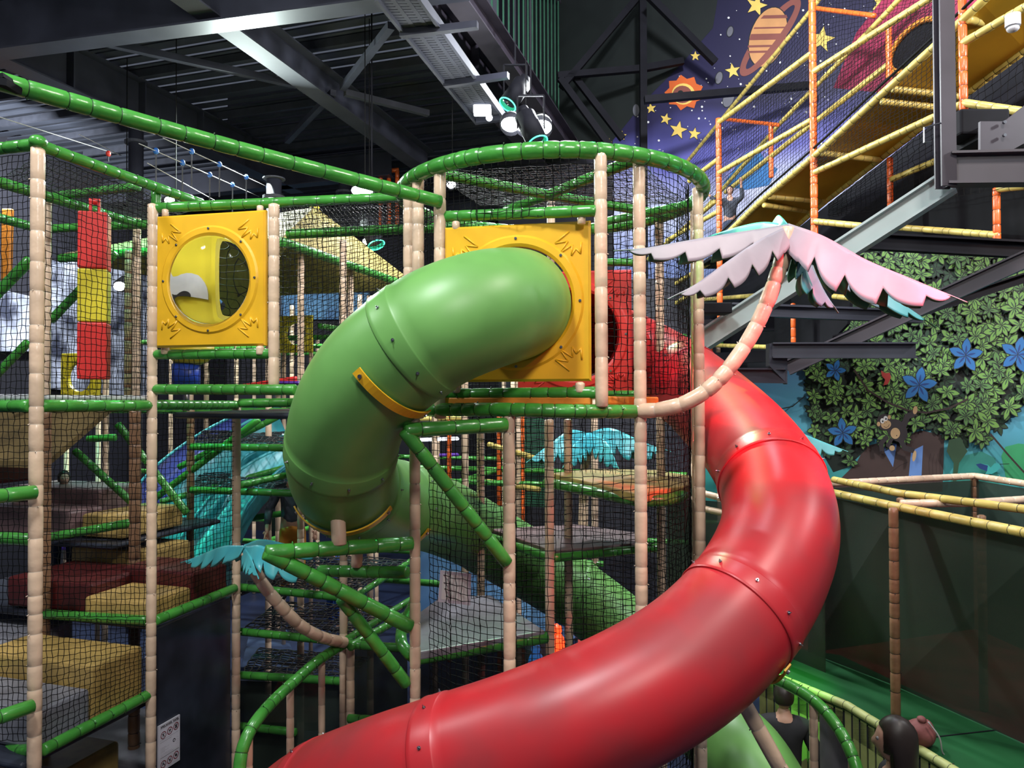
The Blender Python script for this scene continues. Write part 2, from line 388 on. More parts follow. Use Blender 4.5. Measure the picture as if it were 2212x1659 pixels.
for n_, c_ in (('mur_black', (.008, .012, .01)), ('mur_leaf', (.17, .36, .07)), ('mur_leaf2', (.10, .24, .06)), ('mur_leaf3', (.03, .08, .035)), ('mur_dark', (.006, .015, .010)),
               ('mur_blue', (.02, .16, .42)), ('mur_blue2', (.01, .05, .2)), ('mur_brown', (.075, .045, .04)), ('mur_brown2', (.04, .022, .02)), ('mur_tan', (.55, .36, .18)), ('mur_white', (.75, .75, .72)),
               ('mur_ape', (.03, .022, .025)), ('mur_sky', (.16, .32, .72)), ('mur_yellow', (.85, .60, .13)), ('mur_sat', (.62, .30, .11)), ('mur_rust', (.24, .07, .05)), ('mur_rock', (.14, .14, .16)),
               ('mur_fire', (.7, .13, .02)), ('mur_bush', (.05, .42, .16)), ('mur_bush2', (.04, .30, .24)), ('mur_red', (.4, .04, .03)), ('mur_teal', (.05, .45, .42))):
    mat(n_, c_, .55, var=.08, vs=3)
# --- night sky mural ---
mu = Mural(); g = random.Random(5)
mu.poly([(1150, 360), (1300, 330), (1335, 290), (1395, 215), (1470, 140), (1540, 60), (1560, -60), (1150, -60)], 'mur_black')
for i in range(230):
    x, y = g.uniform(1330, 1990), g.uniform(-10, 330); 
    if y < 300-(x-1330)*1.1: continue
    mu.ell(x, y, *(2*[g.choice([1, 1, 1.3, 1.8, 2.6])]), 'mur_white', n=6)
for x, y, r_, ro in ((1634, 12, 24, 15), (1775, 85, 29, 10), (1583, 153, 17, -10), (1502, 121, 11, 0), (1465, 281, 20, 12), (1438, 257, 13, 15), (1406, 234, 12, -8), (1500, 289, 14, 8), (1343, 293, 11, 5), (1314, 306, 8, 20), (1618, 186, 9, 0), (1905, 8, 26, 20)):
    mu.star(x, y, r_+2, 'mur_black', rot=ro); mu.star(x, y, r_, 'mur_yellow', rot=ro)
# ringed planet
cx, cy = 1659, 80; ph = 30
def ringarc(a0, a1):
    c, sn = math.cos(R(-53)), math.sin(R(-53)); o, i_ = [], []
    for k in range(25):
        a = R(a0+(a1-a0)*k/24)
        for (lst, RX, RY) in ((o, 104, 27), (i_, 86, 13)):
            X, Y = RX*math.cos(a), RY*math.sin(a); lst.append((cx+5+X*c-Y*sn, cy+X*sn+Y*c))
    mu.poly(o+i_[::-1], 'mur_rust')
ringarc(-180, 0)
mu.ell(cx, cy, 40, 68, 'mur_black', 18, 30); mu.ell(cx, cy, 38, 66, 'mur_sat', 18, 30)
c18, s18 = math.cos(R(18)), math.sin(R(18))
for k, (t0, t1, m_) in enumerate(((-.78, -.66, 'mur_rust'), (-.36, -.3, 'mur_rust'), (-.12, .10, 'mur_rust'), (.28, .36, 'mur_rust'), (.48, .56, 'mur_rust'))):
    pt = []
    for t in (t0, t1):
        w2 = math.sqrt(1-t*t)*37; row = [(X, t*64-X*.35) for X in (-w2, -w2*.4, w2*.4, w2)]; pt.append([(cx+X*c18-Y*s18, cy+X*s18+Y*c18) for X, Y in row])
    mu.poly(pt[0]+pt[1][::-1], m_)
ringarc(0, 180)
# flaming meteor, asteroids, blue cloud
mu.poly([(1478+ (34+9*(i % 2))*math.cos(R(i*20)), 200+(30+9*(i % 2))*math.sin(R(i*20))) for i in range(18)], 'mur_fire')
mu.ell(1476, 203, 25, 23, 'mur_yellow'); mu.ell(1474, 204, 21, 19, 'mur_rust'); mu.ell(1470, 200, 6, 5, 'mur_black')
for x, y, a, b, ro in ((1553, 168, 7, 13, 15), (1574, 212, 11, 20, 20), (1577, 68, 6, 11, 15), (1374, 238, 7, 13, 0), (1890, 30, 20, 8, 0)):
    mu.ell(x, y, a+1.5, b+1.5, 'mur_black', ro); mu.ell(x, y, a, b, 'mur_rock', ro)
mu.poly([(1560, 400), (1590, 360), (1612, 330), (1640, 325), (1655, 350), (1680, 365), (1660, 400), (1610, 410)], 'mur_blue')
mo = mu.mb.build('wall_mural', mu.mats, None, WP.at(1600, 150, .005)); tag(mo, 'night sky mural with ringed planet, stars and burning meteor on the far wall', 'mural')
# --- jungle mural ---
mu = Mural(); g = random.Random(11)
mu.poly([(2060, 1010), (2080, 985), (2120, 975), (2150, 990), (2160, 1060), (2050, 1060)], 'mur_bush2')
mu.poly([(2163, 985), (2172, 965), (2200, 958), (2260, 965), (2260, 1060), (2175, 1040)], 'mur_bush')
mu.poly([(1790, 1060), (1850, 1000), (1868, 965), (1990, 930), (2040, 940), (2036, 1062)], 'mur_brown')
mu.poly([(1893, 948), (1938, 955), (1929, 1009), (1906, 968)], 'mur_sky'); mu.poly([(1968, 975), (1994, 962), (1990, 1040), (1962, 1040)], 'mur_sky')
for k in range(4): mu.line([(2010+k*8, 980), (2006+k*8, 1000), (2010+k*7, 1050)], 1.2, 'mur_brown2')
mu.line([(1925, 1020), (1945, 1005), (1962, 998)], 1.5, 'mur_brown2')
blob = [(1735, 640), (1800, 570), (1860, 515), (2060, 490), (2330, 470), (2330, 840), (2213, 868), (2196, 876), (2170, 915), (2140, 925), (2120, 955), (2095, 938), (2055, 960), (2040, 930), (1975, 925), (1955, 960), (1905, 955), (1880, 940), (1872, 970), (1830, 1010), (1800, 1020), (1780, 985), (1752, 905), (1745, 840), (1738, 800), (1728, 700)]
mu.poly(blob, 'mur_dark')
def inside(x, y, p):
    r_ = False
    for (x0, y0), (x1, y1) in zip(p, p[1:]+p[:1]):
        if (y0 > y) != (y1 > y) and x < (x1-x0)*(y-y0)/(y1-y0)+x0: r_ = not r_
    return r_
for rnd in range(900):
    x, y = g.uniform(1740, 2290), g.uniform(520, 1000)
    if not inside(x, y, blob): continue
    big = 1.0+.5*(x-1740)/470
    if rnd < 400: m_, v_, sc = 'mur_leaf3', None, 1.15
    else: m_, v_, sc = g.choice([('mur_leaf', 'mur_leaf3', 1), ('mur_leaf', 'mur_leaf3', 1), ('mur_leaf2', 'mur_black', .9)])
    a0 = g.uniform(0, 360); n = g.choice([5, 6, 7])
    for k in range(n):
        L = g.uniform(11, 21)*big*sc; mu.leaf(x, y, L, L*g.uniform(.32, .5), a0+k*360/n+g.uniform(-14, 14), m_, 'mur_black', v_)
for x, y, r_, a0 in ((1985, 832, 40, -80), (2086, 768, 38, -85), (2198, 766, 40, -75), (1820, 935, 33, -95), (1804, 800, 24, 0), (1762, 716, 26, -80)):
    for k in range(5): mu.leaf(x, y, r_, r_*.5, a0+k*72, 'mur_blue', 'mur_black', 'mur_blue2')
# vines, ape, birds
mu.line([(1846, 800), (1875, 843), (1915, 868), (1960, 886), (2000, 892), (2050, 882), (2090, 862)], 4, 'mur_brown2')
mu.line([(2140, 938), (2180, 985), (2230, 1040)], 4, 'mur_brown2'); mu.line([(1678, 885), (1712, 878), (1738, 856)], 2.2, 'mur_black')
mu.line([(1950, 925), (1960, 900), (1976, 893)], 13, 'mur_ape'); mu.line([(1915, 945), (1903, 958), (1905, 972)], 10, 'mur_ape'); mu.line([(1945, 950), (1955, 968), (1972, 973)], 11, 'mur_ape')
mu.line([(1925, 950), (1918, 962), (1927, 968)], 8, 'mur_ape')
mu.ell(1938, 930, 27, 20, 'mur_ape', 55); mu.ell(1911, 912, 17, 18, 'mur_ape', -15)
mu.ell(1934, 936, 11.5, 13, 'mur_black'); mu.ell(1934, 936, 10.5, 12, 'mur_tan'); mu.ell(1937, 941, 1.2, 1.2, 'mur_black')
mu.ell(1914, 917, 11, 9.5, 'mur_tan', -15); mu.ell(1898, 916, 4, 5, 'mur_tan'); mu.ell(1921, 901, 3.5, 4.5, 'mur_tan')
for x, y in ((1906, 909), (1913, 904)): mu.ell(x, y, 4.6, 5.6, 'mur_white'); mu.ell(x+.8, y+1, 1.8, 2.2, 'mur_black')
mu.line([(1909, 921), (1914, 924), (1919, 921), (1921, 917)], 1, 'mur_brown2'); mu.ell(1911, 914, .8, .8, 'mur_black'); mu.ell(1915, 912.5, .8, .8, 'mur_black')
for a_ in ((1977, 886, 5, 9, 10), (1927, 968, 6, 6, 0), (1975, 985, 4, 12, 10)): mu.ell(*a_[:4], 'mur_tan', a_[4])
mu.poly([(1903, 800), (1912, 806), (1922, 805), (1925, 815), (1918, 830), (1908, 833), (1912, 820), (1905, 812)], 'mur_red')
mu.poly([(2118, 1001), (2134, 1004), (2140, 1010), (2148, 1001), (2158, 1001), (2162, 1008), (2154, 1018), (2142, 1024), (2128, 1024), (2133, 1016)], 'mur_teal'); mu.poly([(2108, 1003), (2118, 1001), (2134, 1006), (2132, 1018), (2116, 1012)], 'mur_blue2'); mu.line([(2160, 1003), (2180, 1002)], 1.4, 'mur_black')
mu.poly([(2050, 950), (2075, 945), (2090, 975), (2072, 1000), (2066, 1040), (2058, 1040), (2060, 1000), (2045, 975)], 'mur_leaf3')
for k in range(9): mu.leaf(1745+k*5, 1060-k*4, 70, 12, -60-k*11, 'mur_bush2' if k % 2 else 'mur_leaf3')
mo = mu.mb.build('wall_mural', mu.mats, None, WP.at(1950, 800, .005)); tag(mo, 'jungle mural of green leaves, blue flowers and a swinging ape', 'mural')
# --- steel frame under the ceiling deck ---
bz = 9.3
def ext(a, b, k0, k1): return a+(a-b)*k0, b+(b-a)*k1
a, b = ext(Pz(477, 57, bz), Pz(865, 335, bz), .5, .25); ibeam('steel_beam', 'long grey steel ceiling beam running away above the window panel', a+Vector((0, 0, .25)), b+Vector((0, 0, .25)), .5, .34, mat_='mid_steel')
a, b = ext(Pz(0, 133, bz), Pz(573, 387, bz), .2, .2); ibeam('steel_beam', 'deep dark steel ceiling girder with web plates at the upper left', a+Vector((0, 0, .38)), b+Vector((0, 0, .38)), .76, .36, mat_='dark_steel', stiff=1.5)
a, b = ext(Pz(80, 108, bz-.12), Pz(740, 22, bz-.12), .8, .35); ibeam('steel_beam', 'dark cross girder spanning the top left corner of the ceiling', a+Vector((0, 0, .4)), b+Vector((0, 0, .4)), .8, .32, mat_='dark_steel')
ibeam('steel_beam', 'black cross girder behind the round column under the ceiling', H(15.3, -16, bz+.3), H(15.3, -7.6, bz+.3), .6, .3)
ibeam('steel_beam', 'dark cross girder closing the far end of the ceiling', H(19.2, -14, bz+.1), H(19.2, -3.6, bz+.1), .6, .3, mat_='mid_steel')
ibeam('steel_beam', 'dark edge girder along the open side of the ceiling', H(6, -4.15, bz+.35), H(19.4, -4.15, bz+.35), .7, .3, mat_='violet_steel', stiff=2)
for k in range(11):
    u = 8.6+k*1.05; o = steel_bar('ceiling_purlin', 'thin steel purlin under the ribbed ceiling deck, %s from the near end' % ('first', 'second', 'third', 'fourth', 'fifth', 'sixth', 'seventh', 'eighth', 'ninth', 'tenth', 'eleventh')[k], H(u, -15, DZ-.09), H(u, -4.2, DZ-.09), .07, .14, 'purlin', 'beam', 'purlins under the ceiling deck')
for (x0, y0, x1, y1, l) in ((740, 190, 845, 55, 'slanting steel brace from beam up to the cable tray'), (620, 305, 720, 200, 'short slanting steel brace left of the long grey beam'), (745, 200, 925, 245, 'pale flat brace running right from the long grey beam'), (230, 92, 640, 183, 'long flat cross brace below the ceiling deck at upper left'), (225, 93, 330, 52, 'short dark brace beside the upper left girder')):
    steel_bar('ceiling_brace', l, Pz(x0, y0, bz+.1), Pz(x1, y1, bz+.1), .1, .1, 'mid_steel' if 'pale' in l else 'dark_steel', 'brace')
# perforated cable tray
tz = 8.6; A0, A1 = Pz(812, -10, tz), Pz(1030, 262, tz); B0, B1 = Pz(905, -10, tz), Pz(1092, 255, tz)
mb = MB(); n = 60
for i in range(n+1):
    t = i/n; mb.beam(A0.lerp(A1, t), B0.lerp(B1, t), .05, .02)
mb.beam(A0, A1, .04, .12); mb.beam(B0, B1, .04, .12)
for k in (.33, .66): mb.beam(A0.lerp(B0, k), A1.lerp(B1, k), .05, .03)
tray = thing('cable_tray', 'perforated pale cable tray hanging under the ceiling beside the floodlights', 'cable tray', A1)
o = mb.build('tray_floor', 'mid_steel', tray, (0, 0, 0)); o.location = -A1
for (xa, ya, xb, yb) in ((865, 74, 1032, 54), (960, 183, 1098, 163), (1030, 262, 1096, 254)):
    m2 = MB(); m2.beam(Pz(xa, ya, tz-.06)-A1, Pz(xb, yb, tz-.06)-A1, .08, .08); m2.build('cross_bar', 'dark_steel', tray)
box = MB(); c = Pz(1042, 240, 8.5); box.box(c-Vector((.13, .1, .05)), c+Vector((.13, .1, .07)), bev=.02); box.sphere(c+Vector((.1, 0, -.1)), .05)
tag(box.build('exit_lamp', 'lamp_soft', None, c), 'small white glowing lamp box at the end of the cable tray', 'lamp')
# green slat band on the mezzanine edge
vs0 = -3.75; mb = MB(); u = 7.5
sl = thing('slat_screen', 'band of upright green metal slats above the edge of the ceiling', 'screen', H(u, vs0, 9.9))
o = MB(); o.beam(H(6, vs0, 9.85), H(17.5, vs0, 9.85), .1, .25); o.beam(H(6, vs0, 12.9), H(17.5, vs0, 12.9), .1, .1); oo = o.build('frame', 'violet_steel', sl, (0, 0, 0)); oo.matrix_parent_inverse = sl.matrix_world.inverted(); oo.location = -Vector(sl.location)
o = MB(); uu = 6.0
while uu < 17.4: o.beam(H(uu, vs0, 9.9), H(uu, vs0, 12.9), .03, .12, up=Vector((0, 1, 0))); uu += .30
oo = o.build('slats', 'green_slat', sl, (0, 0, 0)); oo.location = -Vector(sl.location)
for ob in sl.children: ob.matrix_parent_inverse = Matrix.Identity(4)
ibeam('steel_beam', 'black edge beam between cable tray and green slats', H(6, -3.45, 9.55), H(18, -3.45, 9.55), .4, .3, mat_='violet_steel')
steel_bar('steel_column', 'thin black steel column in front of the night sky mural', P(1388, -40, 14.3), Vector((P(1388, 0, 14.3).x, 14.3, 0)), .13, .13, 'black_paint', 'column')
for (x0, y0, x1, y1, Y, l) in ((1212, 190, 1382, -10, 14.4, 'slanting black brace between green slats and thin column'), (1205, 164, 1390, 148, 14.4, 'level black bar left of the thin column'), (1390, 148, 1476, 132, 14.4, 'level black bar right of the thin column'),
        (1392, 216, 1760, 184, 13.0, 'level black bar crossing in front of the meteor mural'), (1210, 170, 1320, 320, 14.3, 'steep black brace going down behind the tower ring'), (1240, 165, 1345, 300, 14.6, 'second steep black brace beside the star mural'), (1400, -10, 1545, 135, 13.6, 'black brace at top centre in front of window glass')):
    steel_bar('wall_brace', l, P(x0, y0, Y), P(x1, y1, Y), .12, .12, 'black_paint', 'brace')
# dark glazing of the atrium
mb = MB(); wp2 = VP(H(16.5, -3.2, 0)[:2], H(16.2, 1.2, 0)[:2])
q = [wp2.at(1180, -60), wp2.at(1560, -60), wp2.at(1470, 140), wp2.at(1330, 300), wp2.at(1180, 330)]
mb.hull(q, [p+Vector((0, .1, 0)) for p in q]); struct(mb, 'window_1', 'glass_dark')
# round steel columns
for x, y0, Y, l, r_ in ((294, 270, 13.6, 'thick round dark steel column rising behind the green rails at left', .13), (592, 385, 12.2, 'round dark steel column behind the teal wave slides', .12), (745, 330, 17, 'far round steel column under the ceiling end', .14)):
    a = P(x, y0, Y); mb = MB(); a.z = bz if x != 592 else a.z; bz_ = a.z; mb.cyl(Vector((a.x, a.y, 0)), a, r_, 20)
    top = MB(); t_ = thing('steel_column', l, 'column', (a.x, a.y, 0)); o = mb.build('shaft', 'dark_steel', t_, (0, 0, 0), True); o.location = (-a.x, -a.y, 0)
    m2 = MB(); m2.cyl((0, 0, bz_-.35), (0, 0, bz_-.3), r_*1.5, 20); m2.cyl((0, 0, bz_-.02), (0, 0, bz_), r_*1.5, 20); m2.build('collar', 'mid_steel', t_)
# floodlights and spot lamps
def flood(x, y, Y, label, n=1, dx=0, pw=120, sz=.13, group=None, col=WH):
    c = P(x, y, Y); t = thing('floodlight', label, 'lamp', c, 0, group)
    for i in range(n):
        q = Vector((dx*(i-(n-1)/2), 0, -.02*i)); m1 = MB(); m1.cyl(q+Vector((0, .02, 0)), q+Vector((0, .2, .1)), sz*1.15, 16); m1.build('housing', 'black_paint', t, None, True)
        m2 = MB(); m2.sphere(q, sz, sc=(1, .35, .8)); m2.build('lens', 'lamp_white', t, None, True)
    m3 = MB(); m3.beam(Vector((-dx, .22, .2)), Vector((dx+.05, .22, .2)), .05, .05); m3.beam(Vector((0, .22, .2)), Vector((0, .22, 10.15-c.z)), .012, .012, up=Vector((0, 1, 0))); m3.build('bracket', 'net_black', t)
    light('POINT', c+Vector((0, -.35, -.3)), None, pw*.4, col, .15)
flood(1137, 268, 9.5, 'row of three bright white floodlights above the round tower', 3, .2, 300, .125)
flood(782, 411, 10.5, 'bright white floodlight glaring just behind the long green rail', 2, .14, 90, .08)
flood(975, 399, 11.5, 'small white floodlight seen through the tower ring netting', 1, 0, 40, .07)
flood(792, 521, 11.2, 'small white floodlight beside the yellow roof slope', 1, 0, 40, .06)
flood(258, 618, 12.5, 'white floodlight shining behind the red and yellow punching column', 1, 0, 60, .1)
flood(366, 433, 11.5, 'white floodlight peeking under the green rail corner at left', 1, 0, 30, .08)
def spot(x, y, Y, dirx, label, col='lamp_green'):
    c = P(x, y, Y); t = thing('stage_spotlight', label, 'spotlight', c); d = Vector((dirx, -.25, -.75)).normalized()
    m1 = MB(); m1.cyl(-d*.4, Vector((0, 0, 0)), .13, 18); m1.cyl(-d*.5, -d*.4, .08, 18); m1.build('barrel', 'black_paint', t, None, True)
    m2 = MB(); m2.cyl(d*.0, d*.015, .115, 18); m2.build('lens', 'glass_dark', t, None, True)
    m4 = MB(); u = d.orthogonal().normalized(); v = d.cross(u); pr = [d*.02+(u*math.cos(R(a*15))+v*math.sin(R(a*15)))*.125 for a in range(25)]; m4.rings(pr, [.009]*25, 6, 0, False); m4.build('glowing_rim', col, t, None, True)
    m3 = MB(); m3.beam(-d*.2+Vector((-.16, 0, 0)), -d*.2+Vector((-.16, 0, .4)), .02, .03, up=Vector((0, 1, 0))); m3.beam(-d*.2+Vector((.16, 0, 0)), -d*.2+Vector((.16, 0, .4)), .02, .03, up=Vector((0, 1, 0))); m3.beam(-d*.2+Vector((-.16, 0, .4)), -d*.2+Vector((.16, 0, .4)), .03, .02); m3.beam(-d*.2+Vector((0, 0, .4)), Vector((-d.x*.2, -d.y*.2, 10.15-c.z)), .02, .02, up=Vector((0, 1, 0))); m3.build('yoke', 'black_paint', t)
spot(1098, 224, 10.2, -.45, 'black stage spotlight with green rim above the floodlight row')
spot(1160, 306, 8.8, .3, 'small spotlight glowing green right below the floodlights')
spot(812, 527, 11.0, .3, 'green rimmed spotlight beside the yellow roof slope')
# ================= ROUND TOWER =================
RZ = 5.79; RC = Vector((.30, 5.60, RZ)); RR = 1.12
tube('thick green padded ring crowning the round tower', [RC+Vector((math.cos(R(a)), math.sin(R(a)), 0))*RR for a in range(0, 361, 6)], r=.05, tie=.12, nub=True, name='padded_ring', cat='ring', sides=14, bulge=.05)
P0 = Pz(1184, 421, RZ)
for x, y, l in ((961, 377, 'green roof spoke of the round tower running to its left post'), (1374, 344, 'green roof spoke of the round tower running to its near right side'), (1092, 455, 'green roof spoke of the round tower running to the rear left'), (1424, 462, 'green roof spoke of the round tower running to the rear right post')):
    tube(l, [P0, Pz(x, y, RZ)], r=.036, tie=.2, name='roof_spoke', cat='rail')
post('tan padded post left of the panel with the green tube slide', 950, 362, 905, 4.82)
post('pinkish tan padded post right of the green slide panel', 1297, 328, 880, 4.50)
post('tall tan padded post that carries the palm trunk', 1380, 345, 1345, 4.66, nub=True)
post('tan padded post at the right edge of the round tower', 1507, 405, 1659, 5.28, z1=0)
post('pale tan padded post at the back of the tower, ahead of the red tube', 1424, 462, 1400, 6.22, r=.036, z1=0)
post('thin tan post tied beside the back post of the tower', 1497, 455, 1659, 5.5, r=.022, z1=0)
post('leftmost tan padded post under the tower ring', 883, 392, 905, 5.15)
post('second tan padded post under the left side of the tower ring', 903, 378, 905, 5.02)
post('far tan padded post below the middle of the tower roof', 1190, 428, 890, 6.7, r=.036)
post('front tan padded post under the tower deck, left of its centre', 1099, 895, 1659, 4.52, r=.037, z1=0)
post('tan padded post below the green slide bend with black net laced on', 896, 905, 1659, 5.0, r=.036, z1=0)
post('brownish padded post behind the netting of the lower tower', 1186, 905, 1659, 5.85, 'tan_vinyl', .036, z1=0)
post('dark tan padded post deeper inside the lower tower', 1227, 905, 1659, 6.6, 'tan_vinyl', .036, z1=0)
post('brown padded post left of the front tower post, behind the net', 1038, 905, 1659, 7.0, 'tan_vinyl', .036, z1=0)
# rails of the tower
def rail(label, x0, y0, Y0, x1, y1, Y1, m='green_vinyl', r=.037, tie=.15, nub=False, **k): return tube(label, [P(x0, y0, Y0), P(x1, y1, Y1)], m, r, tie, nub=nub, **k)
rail('dark green rail above the yellow panel of the green slide', 955, 468, 4.84, 1290, 455, 4.5, nub=True, r=.036)
rail('dark green rail right under the yellow panel of the green slide', 960, 852, 4.84, 1292, 848, 4.53, nub=True)
tube('dark green curved rail along the tower deck under the orange pad', [P(905, 885, 5.0), P(960, 885, 4.78), P(1099, 885, 4.5), P(1240, 888, 4.47), P(1378, 889, 4.66)], r=.042, tie=.11, curve=True, nub=True, name='padded_rail')
rail('bright green rail above the red panel', 1305, 567, 5.9, 1372, 567, 5.8, r=.03)
rail('bright green rail below the red panel', 1305, 852, 5.75, 1375, 852, 5.6, r=.03)
rail('green rail behind the tower roof left, under the ring', 620, 506, 6.35, 990, 490, 6.05, r=.042)
rail('green glowing rail behind the tower at right', 1310, 478, 6.4, 1500, 440, 5.5, r=.035)
for x0, x1, y, l in ((948, 972, 855, 'left'), (1240, 1268, 848, 'right')): pass
# stub clamps holding the panels
def stub(x, y, Y, L, label, r=.03): tube(label, [P(x, y, Y), P(x, y, Y)-Vector((0, 0, L))], 'tan_vinyl', r, .1, 'short tan stubs holding the panels to their rails', 'padded_stub', 'stub', 10)
for x, y, Y in ((985, 478, 4.78), (1256, 464, 4.55)): stub(x, y, Y, .06, 'short tan padded stub on top of the green slide panel, '+('left' if x < 1100 else 'right'))
for x, y, Y in ((985, 826, 4.78), (1253, 825, 4.55)): stub(x, y, Y, .07, 'short tan padded stub below the green slide panel, '+('left' if x < 1100 else 'right'))
for x, y, Y in ((357, 452, 5.8), (562, 444, 5.62)): stub(x, y, Y, .06, 'short tan padded stub on top of the window panel, '+('left' if x < 450 else 'right'))
for x, y, Y in ((357, 747, 5.8), (562, 747, 5.55)): stub(x, y, Y, .07, 'short tan padded stub below the window panel, '+('left' if x < 450 else 'right'))
# orange deck pad edge
def pad(label, pts, m='orange_pad', h=.055, name='edge_pad', cat='pad'):
    mb = MB(); pts = [Vector(p) for p in pts]
    for a, b in zip(pts[:-1], pts[1:]): mb.beam(a, b, .08, h)
    o = mb.build(name, m, None, pts[0]); md = o.modifiers.new('bev', 'BEVEL'); md.width = .012; md.segments = 2
    return tag(o, label, cat)
pad('orange padded edge strip of the tower deck between two green rails', [P(955, 867, 4.85), P(1278, 866, 4.56)])
pad('orange padded strip continuing right of the pinkish post', [P(1306, 865, 4.7), P(1372, 866, 4.9), P(1412, 866, 5.2)])
# ---------------- moulded panels ----------------
def motif(mb, cx, cz, s, fx, fz, y):
    pts = [(0, 0), (.02, .12), (-.09, .24), (.04, .2), (.08, .34), (.12, .2), (.26, .24), (.17, .14)]
    pts = [(-.16, .02), (-.15, .17), (-.09, .10), (-.03, .19), (-.04, .05), (.13, .16), (.02, .0), (.19, .02), (.0, -.13)]
    q = [Vector((cx+fx*x*s, y, cz+fz*z*s)) for x, z in pts]
    for a, b in zip(q[:-1], q[1:]): mb.rings([a, b], [.006, .006], 6)
def panel(label, C0, rz, w_, h_, hr, matn, dx=0, dz=0, name='play_panel', dome=None, under=None):
    """square moulded plate with a round opening"""
    t = thing(name, label, 'panel', C0, rz); mb = MB(); n = 64; T = .022
    def sq(a):
        c, s = math.cos(a), math.sin(a); k = 1/max(abs(c)/(w_/2), abs(s)/(h_/2)); return c*k, s*k
    rows = []
    angs = sorted([2*math.pi*i/n for i in range(n)]+[math.atan2(sy*h_/2, sx*w_/2) % (2*math.pi) for sx in (1, -1) for sy in (1, -1)]); n = len(angs)
    prof = [('c', hr, T), ('c', hr, -T), ('c', hr+.02, -T-.012), ('c', hr+.06, -T-.012), ('c', hr+.075, -T), ('s', .97, -T), ('s', 1, -T+.015), ('s', 1, T)]
    vs = []; fs = []
    for kind, v, y in prof:
        for a in angs:
            if kind == 'c': vs.append((dx+math.cos(a)*v, y, dz+math.sin(a)*v))
            else: X, Z = sq(a); vs.append((X*v, y, Z*v))
    for i in range(len(prof)):
        j = (i+1) % len(prof)
        for k in range(n): fs.append([i*n+k, i*n+(k+1) % n, j*n+(k+1) % n, j*n+k])
    mb.add(vs, fs); mb.build('plate', matn, t)
    for fx in (-1, 1):
        for fz in (-1, 1):
            m2 = MB(); motif(m2, fx*w_*.36, fz*h_*.375, .5*min(w_, h_), -fx, -fz, -T-.001); m2.build('leaf_relief', matn, t, None, True)
    for k in range(8):
        a = R(k*45); c = Vector((dx+math.cos(a)*(hr+.05), -T-.012, dz+math.sin(a)*(hr+.05))); m2 = MB(); m2.cyl(c+Vector((0, .004, 0)), c-Vector((0, .006, 0)), .009, 10); m2.cyl(c-Vector((0, .006, 0)), c-Vector((0, .01, 0)), .005, 6); m2.build('bolt', 'steel', t)
    if dome:
        m2 = MB(); vs = []; fs = []; N = 40; K = 8
        for i in range(K+1):
            th = math.pi/2*i/K
            for k in range(N): a = 2*math.pi*k/N; vs.append((dx+hr*.995*math.cos(th)*math.cos(a), -T-dome*math.sin(th), dz+hr*.995*math.cos(th)*math.sin(a)))
        for i in range(K):
            for k in range(N): fs.append([i*N+k, i*N+(k+1) % N, (i+1)*N+(k+1) % N, (i+1)*N+k])
        m2.add(vs, fs); o = m2.build('clear_dome', 'clear', t, None, True); o['label'] = 'clear bubble window'
    return t
ang = -R(17.2)
wc = (P(335, 606, 5.78)+P(582, 604, 5.53))/2
panel('yellow square panel with a clear round bubble window', wc+Vector((0, 0, .0)), ang+R(5), .93, 1.02, .34, 'yellow_plastic', dx=-.0, name='window_panel', dome=.14)
gc = (P(958, 656, 4.80)+P(1282, 653, 4.60))/2
panel('orange yellow square panel where the green tube slide comes out', gc, ang+R(6), .94, 1.0, .355, 'yellow_plastic', dx=0, name='slide_panel')
rc = P(1240, 724, 5.85)
panel('red square panel seen through the net right of the yellow panel', rc, ang+R(8), .90, 1.01, .355, 'red_panel', name='slide_panel')
# yellow play shape with an eye, seen through the bubble window
t = thing('spinner_toy', 'yellow toy panel with a printed half eye behind the bubble window', 'toy', P(440, 620, 6.6))
m1 = MB(); q = [P(x, y, 6.6)-Vector(t.location) for x, y in ((392, 700), (474, 700), (476, 520), (440, 520), (400, 560))]; m1.hull(q, [p+Vector((0, .06, 0)) for p in q]); m1.build('board', 'lemon_plastic', t)
m1 = MB(); q = [P(432+32*math.cos(R(a)), 638-42*math.sin(R(a)), 6.58)-Vector(t.location) for a in range(-8, 176, 15)]; m1.hull(q, [p+Vector((0, .015, 0)) for p in q]); m1.build('eye', 'white_vinyl', t)
m1 = MB(); q = [P(424+9*math.cos(R(a)), 637-9*math.sin(R(a)), 6.56)-Vector(t.location) for a in range(-8, 176, 20)]; m1.hull(q, [p+Vector((0, .015, 0)) for p in q]); m1.build('pupil', 'print_black', t)
m1 = MB(); q = [P(x, y, 6.56)-Vector(t.location) for x, y in ((470, 524), (477, 524), (476, 700), (470, 700))]; m1.hull(q, [p+Vector((0, .08, 0)) for p in q]); m1.build('edge_strip', 'lemon_plastic', t)
m1 = MB(); m1.cyl(P(440, 690, 6.63)-Vector(t.location), P(425, 752, 6.63)-Vector(t.location), .02, 10); m1.build('spindle', 'steel', t, None, True)
t = thing('spinner_barrel', 'blue drum with a yellow cap hanging below the window panel', 'toy', P(402, 790, 6.6))
m1 = MB(); m1.cyl(P(402, 786, 6.6)-Vector(t.location), P(402, 838, 6.6)-Vector(t.location), .118, 24); m1.build('drum', 'blue_plastic', t, None, True)
m1 = MB(); zz = P(402, 838, 6.6)-Vector(t.location); m1.cyl(zz, Vector((zz.x, zz.y, 4.17-t.location.z)), .03, 10); m1.build('foot', 'steel', t, None, True)
m1 = MB(); m1.rings([P(412, y, 6.6)-Vector(t.location) for y in (745, 768, 780, 788)], [.2, .19, .15, .08], 24); m1.build('cap', 'lemon_plastic', t, None, True)
